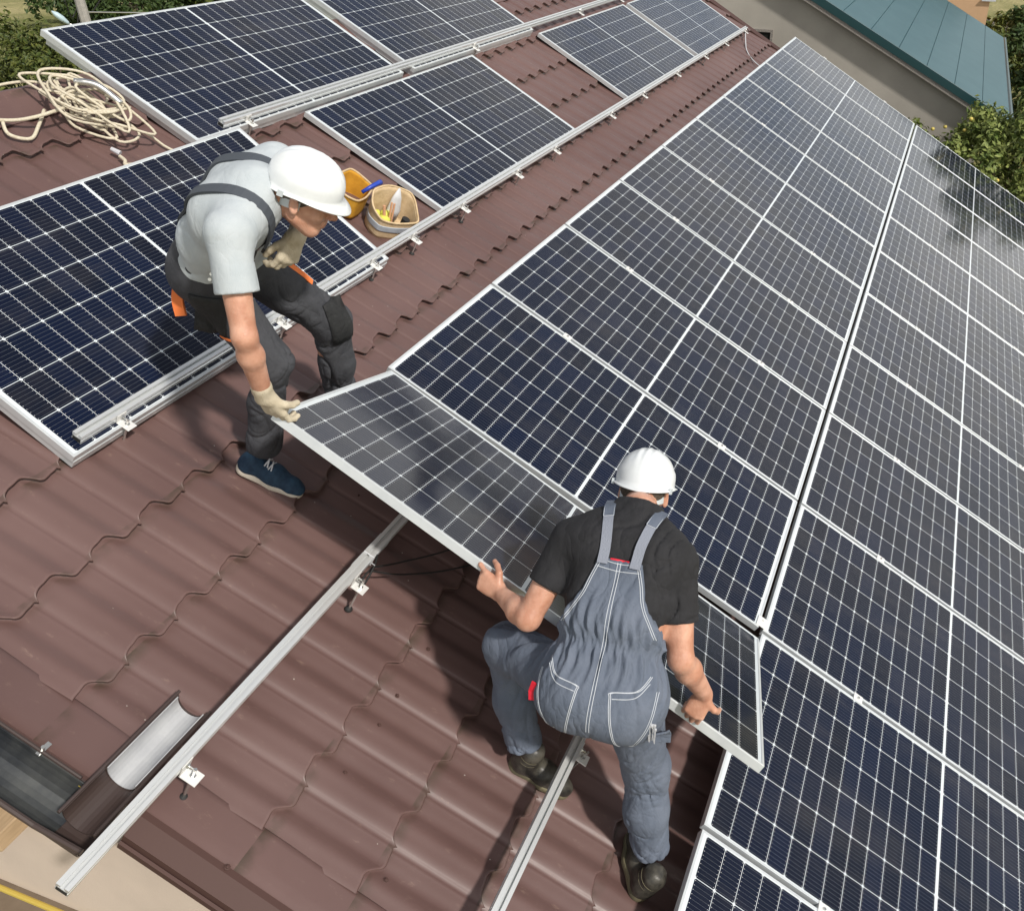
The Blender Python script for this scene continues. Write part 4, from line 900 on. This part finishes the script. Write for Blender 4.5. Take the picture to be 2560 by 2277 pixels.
# torso frame used to cut the clothes
T0 = P32(J['pelvis']); SP = P32(J['neck'] - J['pelvis']); SL = float(np.linalg.norm(SP)); SU = SP / SL; LT = P32(J['lat']); LT = LT - SU * (LT @ SU); LT /= np.linalg.norm(LT); FT = np.cross(LT, SU)
def tor(X, T0=T0, SU=SU, LT=LT, FT=FT): q = X - T0; return q @ SU, q @ LT, q @ FT
def limb_t(X, a, b): a = P32(a); b = P32(b); d = b - a; return (X - a) @ d / float(d @ d)
torso = Field(); torso.p = B2.p[:B2.p_torso - 1] 
def arms(J, r0=.060, r1=.050, end=.62):
    F = Field()
    for s_ in 'LR': F.cone(J['sh' + s_], J['sh' + s_] + (J['el' + s_] - J['sh' + s_]) * end, r0, r1, .04)
    return F
ar = arms(J, .066, .064, .72)
def tee2(X):
    h, l, f = tor(X); d = smin(torso(X) - .017 + .033 * np.clip((.27 - h) * 12, 0, 1), ar(X), .03)
    d = d + ridges(X, LT + SU * .4, .060, .0060, 4) + lumps(X, 16, .003, 8) + ridges(X, SU * .7 + LT, .10, .0050, 14)
    nk = sd_ell(X, P32(J['neck'] + unit(J['neck'] - J['pelvis']) * .030), V3(.068, .068, .050), None)
    d = smax(d, -nk, .008); d = smax(d, h - SL * 1.06, .01)
    d = smax(d, -(h - .03), .01)
    for s_ in 'LR':
        t = limb_t(X, J['sh' + s_], J['el' + s_]); near = sd_cone(X, P32(J['sh' + s_]), P32(J['el' + s_] + (J['el' + s_] - J['sh' + s_]) * .3), .1, .1)
        d = np.where(near < 0, smax(d, (t - .60) * .3, .004), d)
    return d
lo = np.minimum(torso.bounds()[0], ar.bounds()[0]) - .03; hi = np.maximum(torso.bounds()[1], ar.bounds()[1]) + .03
put('shirt', nets(tee2, lo, hi, .005), M['black_tee'], body2)
# dungarees: legs, seat, back bib
legs = Field()
hlat = unit(J['hipL'] - J['hipR']); pl_ = J['pelvis']; mid_ = pl_ + (J['neck'] - pl_) * .42 - J['ft'] * .03
back = -J['ft']
legs.cone(pl_ - hlat * .080, pl_ + hlat * .080, .122, .122, .04)
legs.ell(pl_ - hlat * .068 + back * .026 - UP * .035, (.094, .092, .100), None, .05); legs.ell(pl_ + hlat * .070 + back * .026 - UP * .030, (.094, .092, .100), None, .05)
legs.cone(J['hipR'], J['knR'], .102, .082, .05); legs.chain([J['knR'], J['knR'] + (J['anR'] - J['knR']) * .5 + np3(-.01, 0, 0), J['anR'] + UP * .02], [.084, .078, .074], .04)
legs.cone(J['hipL'], J['knL'], .104, .085, .05); legs.chain([J['knL'], J['knL'] + (J['anL'] - J['knL']) * .5 + np3(-.01, 0, 0), J['anL'] + UP * .00], [.080, .072, .070], .04)
upper = Field(); upper.p = B2.p[:6]
def dung2(X):
    h, l, f = tor(X); dl = legs(X); du = upper(X) - .027
    waist = .145
    # gathered fabric above and below the elastic waist
    ang = np.arctan2(l, -f + .02)
    gath = (.0062 * np.sin(ang * 26 + 2 * np.sin(ang * 3) + 8 * h) + .0045 * np.sin(ang * 43 + 1.7 + 5 * np.sin(h * 20))) * np.exp(-((h - waist) / .11) ** 2) * (1 - .75 * np.exp(-((h - waist) / .022) ** 2))
    rib = .0022 * np.sin(ang * 80) * np.exp(-((h - waist) / .024) ** 4)
    pinch = .010 * np.exp(-((h - waist) / .030) ** 2)
    wob = np.interp(h, [-1, .12, .17, .22, .30, .36, .395, .42], [.5, .5, .175, .150, .100, .082, .072, .070]).astype(np.float32)
    bib = smax(smax(du, np.abs(l + .0) - wob, .008), h - .405, .006)
    bib = np.where(f > .06, smax(bib, h - .25, .006), bib)
    d = smin(dl, bib, .035) + gath + rib + pinch
    d = d + ridges(X, UP + hlat * .9 + np3(.3, 0, 0), .13, .013, 21) * np.clip((.60 - X[:, 2]) * 4, 0, 1) + ridges(X, UP * .8 - hlat * .8, .075, .007, 33) * np.clip((.52 - X[:, 2]) * 4, 0, 1) + ridges(X, hlat, .05, .004, 9) + lumps(X, 18, .005, 12)
    for s_, cut in (('R', .02), ('L', .01)):
        a = P32(J['an' + s_] + UP * cut); n_ = P32(unit(J['kn' + s_] - J['an' + s_])); q = (X - a) @ n_; nr = np.linalg.norm(X - a, axis=1) < .16
        d = np.where(nr, smax(d, -q - .028, .006), d)
    return d
lo = np.minimum(legs.bounds()[0], upper.bounds()[0]) - .03; hi = np.maximum(legs.bounds()[1], upper.bounds()[1]) + .03
dm2 = nets(dung2, lo, hi, .0042); dung = put('dungarees', dm2, M['grey_cloth'], body2)
def bvh(*obs):
    r = []
    for o in obs: r.append(BVHTree.FromPolygons([v.co.copy() for v in o.data.vertices], [tuple(p.vertices) for p in o.data.polygons]))
    return r
def onto(trees, pts, dirv, off):
    out = []; dirv = Vector(dirv).normalized()
    for p in pts:
        p = Vector(p); best = None
        for t in trees:
            h_ = t.ray_cast(p, dirv, 2)
            if h_[0] is not None and (best is None or h_[3] < best[1]): best = (h_[0] - dirv * off, h_[3])
        if best: out.append(best[0])
    return out
def smooth(pts, n=2):
    for _ in range(n):
        pts = [pts[0]] + [(pts[i-1] + pts[i] * 2 + pts[i+1]) / 4 for i in range(1, len(pts) - 1)] + [pts[-1]]
    return pts
def flat_strip(mb, pts, w, nrm, t=.0022):     # a ribbon that follows pts
    base = len(mb.v); n = len(pts); nrm = Vector(nrm)
    for i, p in enumerate(pts):
        d = (pts[min(i+1, n-1)] - pts[max(i-1, 0)]).normalized(); s = d.cross(nrm).normalized(); u = s.cross(d).normalized()
        for (a, b) in ((-w, 0), (w, 0), (w, t), (-w, t)): mb.v.append(tuple(p + s * a + u * b))
    for i in range(n - 1):
        for k in range(4): mb.f.append((base + i*4 + k, base + i*4 + (k+1) % 4, base + i*4 + 4 + (k+1) % 4, base + i*4 + 4 + k))
    mb.f.append((base, base+3, base+2, base+1)); e = base + 4*(n-1); mb.f.append((e, e+1, e+2, e+3))
def tp(h, l, f=-.6): return T0 + SU * h + LT * l + FT * f
DIR = FT
shirt2 = [o for o in body2.children if o.name.startswith('shirt')][0]
TR = bvh(dung, shirt2)
def seam(hl, dbl=0, r=.0013, name='stitching', n=14, off=.0005):
    mb = MB()
    for dd in ((0,) if not dbl else (-dbl, dbl)):
        src = catmull([(a, b + dd, 0) for a, b in hl], n); p = onto(TR, [tp(v.x, v.y) for v in src], DIR, off)
        if len(p) > 3: mb.tube(smooth(p, 2), r, 5)
    return mb
def stitch(mbs, parent):
    mb = MB()
    for m_ in mbs: mb.add(m_.v, m_.f)
    return mb.build('stitching', M['stitch'], parent)
st_ = [seam([(.405, .0), (.30, .0), (.18, .0), (.06, 0.0), (-.04, .0), (-.12, .004)], .0045)]
st_ += [seam([(.392, -.062), (.34, -.080), (.28, -.097), (.22, -.132), (.19, -.150)], .0035), seam([(.392, .062), (.34, .080), (.28, .097), (.22, .132), (.19, .150)], .0035), seam([(.398, -.066), (.392, 0), (.398, .066)], 0), seam([(.375, -.068), (.37, 0), (.375, .068)], 0)]
for sg in (-1, 1):
    st_ += [seam([(.080, sg * .158), (.030, sg * .128), (.012, sg * .055), (-.005, sg * .052), (-.07, sg * .062), (-.135, sg * .078), (-.150, sg * .095), (-.140, sg * .130), (-.09, sg * .165), (-.03, sg * .182), (.04, sg * .185)], .0025), seam([(.058, sg * .158), (.010, sg * .125), (-.006, sg * .058)], 0)]
stitch(st_, dung)
# straps of the dungarees over the shirt
for sg in (-1, 1):
    mb = MB(); src = catmull([(.385, sg * .052, 0), (.45, sg * .055, 0), (.52, sg * .068, 0), (.575, sg * .082, 0), (.62, sg * .092, 0)], 6)
    p = smooth(onto(TR, [tp(v.x, v.y) for v in src], DIR, .006), 2); cut = int(len(p) * .66)
    flat_strip(mb, p[:cut + 1], .0165, -DIR); s1 = mb.build('strap', M['elastic'], dung)
    mb = MB(); flat_strip(mb, p[cut:], .0185, -DIR, .0032); mb.build('strap_end', M['grey_cloth'], dung)
    mb = MB(); a_, b_ = p[cut], p[-1]; sd_ = (b_ - a_).normalized().cross(Vector(-DIR)).normalized() * .0165
    for q in (-1, 1): mb.tube([v + sd_ * q + Vector(-DIR) * .0042 for v in p[cut:]], .0009, 4)
    mb.tube([a_ - sd_ + Vector(-DIR) * .004, a_ + sd_ + Vector(-DIR) * .004], .0009, 4); mb.build('stitching', M['stitch'], dung)
mb = MB(); flat_strip(mb, smooth(onto(TR, [tp(.404, l) for l in np.linspace(-.030, .030, 9)], DIR, .001)), .0028, -DIR); mb.build('red_label', M['red'], dung)
# red tag and cargo pocket with cable ties
mb = MB(); rt_ = onto(TR, [Vector((-2.0, .505, .835)), Vector((-2.0, .515, .80)), Vector((-2.0, .510, .775))], (1, 0, 0), .006)
flat_strip(mb, rt_, .010, (-1, 0, .2), .006); mb.build('red_tag', M['red'], dung)
pk = onto(TR, [Vector(J['hipR']) + Vector((-.5, -.100, z)) for z in (-.03, -.06, -.09, -.12, -.15)], (1, 0, 0), .004)
mb = MB(); flat_strip(mb, pk, .036, (-1, -.35, 0), .006); mb.build('cargo_pocket', M['grey_cloth'], dung)
tie = empty('cable_ties', Matrix.Translation(pk[0] + Vector((-.012, 0, .01))), 'bundle of white cable ties sticking out of the thigh pocket of the grey dungarees', 'cable ties')
rg = random.Random(2); mb = MB(); hb_ = MB()
for i in range(13):
    a = Vector((rg.uniform(-.007, .007), rg.uniform(-.011, .011), -.03)); b = a * 1.1 + Vector((rg.uniform(-.008, .004), rg.uniform(-.008, .008), .075 + rg.uniform(-.012, .010))); mb.tube([a, b], .0013, 4); hb_.box((-.003, -.003, -.003), (.003, .003, .004), Matrix.Translation(b))
mb.build('straps', M['white_plastic'], tie); hb_.build('heads', M['white_plastic'], tie)
# boots
sR_ = shoe(body2, E_ @ np3(-1.300, .045, -.247), E_ @ np3(-1.095, .165, -.247), rn, 'boot', (M['boot'], M['boot_sole']), high=.06)
sL_ = shoe(body2, E_ @ np3(-1.135, .700, -.247), E_ @ np3(-1.105, .445, -.240), rn, 'boot', (M['boot'], M['boot_sole']), high=.06)
# ================================================================== worker in the light grey shirt
J = dict(pelvis=np3(-.680, 1.955, 1.795), neck=np3(-.800, 1.625, 2.125), head=np3(-.716, 1.528, 2.086), shL=np3(-.610, 1.690, 2.150), shR=np3(-1.010, 1.585, 2.045),
         elL=np3(-.430, 1.700, 1.970), elR=np3(-1.092, 1.535, 1.755), hipL=np3(-.585, 1.945, 1.765), hipR=np3(-.765, 1.955, 1.765), knL=np3(-.330, 1.820, 1.430), knR=np3(-.690, 1.820, 1.420),
         anL=np3(-.220, 1.930, .985), anR=np3(-.665, 1.985, 1.010), calf=np3(0, 1, 0), arch=-.035)
hf, hu, hl_ = hframe(np3(.33, -.80, -.42), np3(.12, -.40, .85)); J.update(hf=hf, hu=hu, hl=hl_)
J['wrR'] = np3(-1.015, 1.588, 1.492) ; J['wrL'] = np3(-.655, 1.635, 1.918)
dR = unit(np3(.38, .0, -.92)); nR = unit(pxd + edge * .2)
dLh = unit(np3(-.38, .30, -.86)); nLh = unit(np3(.35, .9, .1))
h1 = [(J['wrR'], dR, nR, edge, [(.10, .65, .5), (.15, .75, .6), (.2, .85, .6), (.3, .9, .6)], [(.75, .35, .55), (.75, .60, .15), (.55, .80, -.05)]),
      (J['wrL'], dLh, nLh, -np.cross(dLh, nLh), [(.5, .7, .4), (.6, .9, .5), (.7, 1.0, .6), (.8, 1.0, .6)], [(.7, .5, .5), (.8, .6, .1), (.8, .6, 0)])]
B1 = mkbody(J, h1, .90)
W1 = person('person', 'man in light grey shirt and dark dungarees bending to hold the carried panel corner')
lo, hi = B1.bounds(); body1 = put('body', nets(B1, lo, hi, .0042), M['skin'], W1); J1 = J
c0 = P32(J['head'])
def hair_g(X, c0=c0, hf=P32(hf), hu=P32(hu), hl=P32(hl_)):
    q = X - c0; a = q @ hf; z = q @ hu
    return smax(smax(sd_ell(X, c0 + hf * -.012 + hu * .030, V3(.098, .076, .092), np.array([hf, hl, hu])) - .0035, a * .8 - .030 - z * .45, .01), -(z + .040 + a * .30), .008) + lumps(X, 220, .0010, 5)
put('hair', nets(hair_g, J['head'] - .14, J['head'] + .15, .0045), M['hair'], body1)
helmet(body1, J['head'], hf, hu, hl_, .055)
for i, hd in enumerate(h1):
    G = Field(); hand(G, *hd, grow=.0022); w = hd[0]; fo = J['elR' if i == 0 else 'elL']; bk = unit(fo - w); G.cone(w, w + bk * .045, .031, .034, .02)
    lo, hi = G.bounds(); put('glove', nets(lambda X, G=G: G(X) + lumps(X, 120, .0006, 2), lo, hi, .0035), M['glove'], body1)
T0 = P32(J['pelvis']); SP = P32(J['neck'] - J['pelvis']); SL = float(np.linalg.norm(SP)); SU = SP / SL; LT = P32(J['lat']); LT = LT - SU * (LT @ SU); LT /= np.linalg.norm(LT); FT = np.cross(LT, SU)
torso1 = Field(); torso1.p = B1.p[:B1.p_torso - 1]
ar1 = arms(J, .060, .066, .78)
def tee1(X):
    q = X - T0; h = q @ SU; l = q @ LT; f = q @ FT
    d = smin(torso1(X) - .021 - .012 * np.exp(-((h - .15) / .08) ** 2), ar1(X), .035) + ridges(X, LT * .5 + SU, .075, .0085, 41) * np.clip(1.25 - h * 2.6, .15, 1) + ridges(X, SU - LT, .055, .0045, 44) * np.clip(1.2 - h * 2.2, .2, 1) + lumps(X, 14, .004, 9)
    nk = sd_ell(X, P32(J['neck'] + (J['head'] - J['neck']) * .42 + hu * .014), V3(.055, .055, .058), None)
    d = smax(d, -nk, .010); d = smax(d, h - SL * 1.35, .01); d = smax(d, -(h - .075), .012)
    for s_ in 'LR':
        t = limb_t(X, J['sh' + s_], J['el' + s_]); near = sd_cone(X, P32(J['sh' + s_]), P32(J['el' + s_] + (J['el' + s_] - J['sh' + s_]) * .3), .1, .1)
        d = np.where(near < 0, smax(d, (t - .56) * .3, .004), d)
    return d
lo = np.minimum(torso1.bounds()[0], ar1.bounds()[0]) - .04; hi = np.maximum(torso1.bounds()[1], ar1.bounds()[1]) + .04
shirt1 = put('shirt', nets(tee1, lo, hi, .005), M['grey_tee'], body1)
legs = Field(); pl_ = J['pelvis']; hlat = unit(J['hipL'] - J['hipR'])
legs.cone(pl_ - hlat * .070, pl_ + hlat * .070, .108, .108, .04); legs.ell(pl_ - hlat * .06 - J['ft'] * .03 - UP * .03, (.095, .095, .10), None, .05); legs.ell(pl_ + hlat * .06 - J['ft'] * .03 - UP * .03, (.095, .095, .10), None, .05)
legs.cone(J['hipR'], J['knR'], .094, .071, .05); legs.chain([J['knR'], J['knR'] + (J['anR'] - J['knR']) * .5 + np3(0, .012, 0), J['anR'] + UP * .0], [.068, .066, .070], .04)
legs.cone(J['hipL'], J['knL'], .098, .078, .05); legs.chain([J['knL'], J['knL'] + (J['anL'] - J['knL']) * .5, J['anL'] + UP * .0], [.076, .070, .070], .04)
bib1 = Field(); bib1.p = B1.p[:6]
def dung1(X):
    q = X - T0; h = q @ SU; l = q @ LT; f = q @ FT
    b = smax(bib1(X) - .024, h - .40, .008); b = smax(b, np.interp(h, [0, .10, .14, .4], [.3, .3, .0, .0]).astype(np.float32) * -1 - f + .035, .006)
    b = smax(b, np.abs(l) - np.interp(h, [0, .13, .2, .3, .4], [.3, .3, .14, .10, .09]).astype(np.float32), .008)
    b2 = smax(bib1(X) - .022, h - .115, .006)
    d = smin(smin(legs(X), b, .02), b2, .02)
    d = d + ridges(X, UP + hlat * .8, .14, .016, 51) * np.clip((1.75 - X[:, 2]) * 3, 0, 1) + ridges(X, UP * .8 - hlat * .8, .080, .008, 57) * np.clip((1.7 - X[:, 2]) * 3, 0, 1) + lumps(X, 16, .006, 4)
    for s_, cut in (('R', .05), ('L', .045)):
        a = P32(J['an' + s_] + UP * cut); n_ = P32(unit(J['kn' + s_] - J['an' + s_])); qq = (X - a) @ n_; nr = np.linalg.norm(X - a, axis=1) < .17
        d = np.where(nr, smax(d, -qq - .075, .006), d)
    return d
lo = np.minimum(legs.bounds()[0], bib1.bounds()[0]) - .03; hi = np.maximum(legs.bounds()[1], bib1.bounds()[1]) + .04
du1 = put('dungarees', nets(dung1, lo, hi, .0042), M['dark_cloth'], body1)
TR1 = bvh(shirt1, du1)
def tp1(h, l, f): return T0 + SU * h + LT * l + FT * f
for sg in (-1, 1):
    pts = []; front_ = []
    for i in range(34):
        a_ = R_(-165 + 250 * i / 33); l_ = sg * (.015 + .075 * min(1, i / 11)); hc = SL * (.30 + .42 * min(1, i / 9)) if i < 9 else SL * .72
        c_ = Vector(T0 + SU * (SL * .30 if i < 9 else SL * .72) + LT * l_); dv = Vector(SU * math.cos(a_) + FT * math.sin(a_))
        if i < 9: c_ = Vector(T0 + SU * (SL * (.18 + .54 * i / 9)) + LT * l_); dv = Vector(-FT)
        q_ = onto(TR1, [c_ + dv * .6], -dv, .006)
        if q_: pts.append(q_[0])
        if i > 28 and q_: front_.append(q_[0])
    pts = smooth(pts, 3); mb = MB(); nn = len(pts)
    for i, p in enumerate(pts):
        d = (pts[min(i+1, nn-1)] - pts[max(i-1, 0)]).normalized(); s = Vector(LT); s = (s - d * s.dot(d)).normalized(); u = d.cross(s).normalized()
        c_ = Vector(T0 + SU * .3); u = u if u.dot(p - c_) > 0 else -u
        for (a, b) in ((-.0185, -.004), (.0185, -.004), (.0185, .004), (-.0185, .004)): mb.v.append(tuple(p + s * a + u * b))
    for i in range(nn - 1):
        for k in range(4): mb.f.append((i*4 + k, i*4 + (k+1) % 4, i*4 + 4 + (k+1) % 4, i*4 + 4 + k))
    mb.build('strap', M['strap_grey'], du1)
    if front_:
        q = front_[-1]; mb = MB(); mb.box((-.02, -.014, -.004), (.02, .014, .005), Matrix.Translation(q) @ Matrix(np.array([LT, SU, FT]).T.tolist()).to_4x4()); mb.build('buckle', M['black_cloth'], du1)
# orange pocket edges, buttons, knee patch
def patch(name, m, cen, n_, ups, w, h_, t=.004, trees=None):
    n_ = Vector(n_).normalized(); ups = Vector(ups); ups = (ups - n_ * ups.dot(n_)).normalized(); sd_ = n_.cross(ups)
    V = []; F = []; k = 7
    for i in range(k):
        for j in range(k):
            p = Vector(cen) + sd_ * w * (i / (k-1) - .5) + ups * h_ * (j / (k-1) - .5) + n_ * .3
            r = None
            for tr_ in (trees or TR1):
                q = tr_.ray_cast(p, -n_, .6)
                if q[0] is not None and (r is None or q[3] < r[1]): r = (q[0], q[3])
            V.append(tuple((r[0] if r else p - n_ * .3) + n_ * t))
    for i in range(k-1):
        for j in range(k-1): F.append((i*k+j, (i+1)*k+j, (i+1)*k+j+1, i*k+j+1))
    me = mesh(V, F, name); o = put(name, me, m, du1); s = o.modifiers.new('t', 'SOLIDIFY'); s.thickness = .004; me.shade_smooth(); return o
camside = Vector((-.78, -.60, .2))
patch('thigh_pocket', M['black_cloth'], Vector(J['hipR']).lerp(Vector(J['knR']), .32) + Vector((-.06, .02, 0)), (-.9, -.35, .1), (0, -.3, 1), .115, .16, .004)
patch('pocket_trim', M['orange'], Vector(J['hipR']).lerp(Vector(J['knR']), .62) + Vector((-.06, .0, 0)), (-.9, -.35, .1), (0, -.3, 1), .115, .008, .007)
patch('knee_patch', M['black_cloth'], Vector(J['knL']) + Vector((-.02, -.05, .02)), (-.5, -.85, .15), (0, .3, 1), .095, .19, .003)
mb = MB(); pk = [Vector(J['hipR']) + Vector(v) for v in ((-.045, .085, -.02), (-.062, .092, -.07), (-.072, .085, -.125))]
flat_strip(mb, catmull(pk, 5), .020, (-.8, -.2, 0), .010); mb.build('orange_flap', M['orange'], du1)
mb = MB(); pk = onto(TR1, [Vector(J['hipL']).lerp(Vector(J['knL']), t) + Vector((-.10, -.50, .25)) + Vector((.155, 0, 0)) for t in (.12, .25, .38, .5)], (0, .88, -.45), .003)
if len(pk) > 2: flat_strip(mb, pk, .011, (0, -.88, .45), .004); mb.build('orange_piping', M['orange'], du1)
mb = MB()
for (h, l) in ((.13, -.13), (.06, -.10)):
    q = onto(TR1, [Vector(tp1(h, l, 0)) + camside * .5], -camside, .003)
    if q: mb.lathe([(.006, 0), (.006, .003)], Matrix.Translation(q[0]) @ camside.to_track_quat('Z', 'Y').to_matrix().to_4x4(), 8)
for (h, l) in ((.27, -.05), (.20, -.07), (.27, .04)):
    q = onto(TR1, [tp1(h, l, .6)], -FT, .002)
    if q: mb.box((-.008, -.006, 0), (.008, .006, .004), Matrix.Translation(q[0]) @ Matrix(np.array([LT, SU, FT]).T.tolist()).to_4x4())
if mb.v: mb.build('buttons', M['steel'], du1)
shoe(body1, E_ @ np3(-.735, 2.265, -.247), E_ @ np3(-.665, 1.99, -.243), rn, 'sneaker', (M['navy'], M['sole']), laces=M['white_plastic'])
shoe(body1, E_ @ np3(-.225, 2.215, -.247), E_ @ np3(-.175, 1.94, -.243), rn, 'sneaker', (M['navy'], M['sole']), laces=M['white_plastic'])
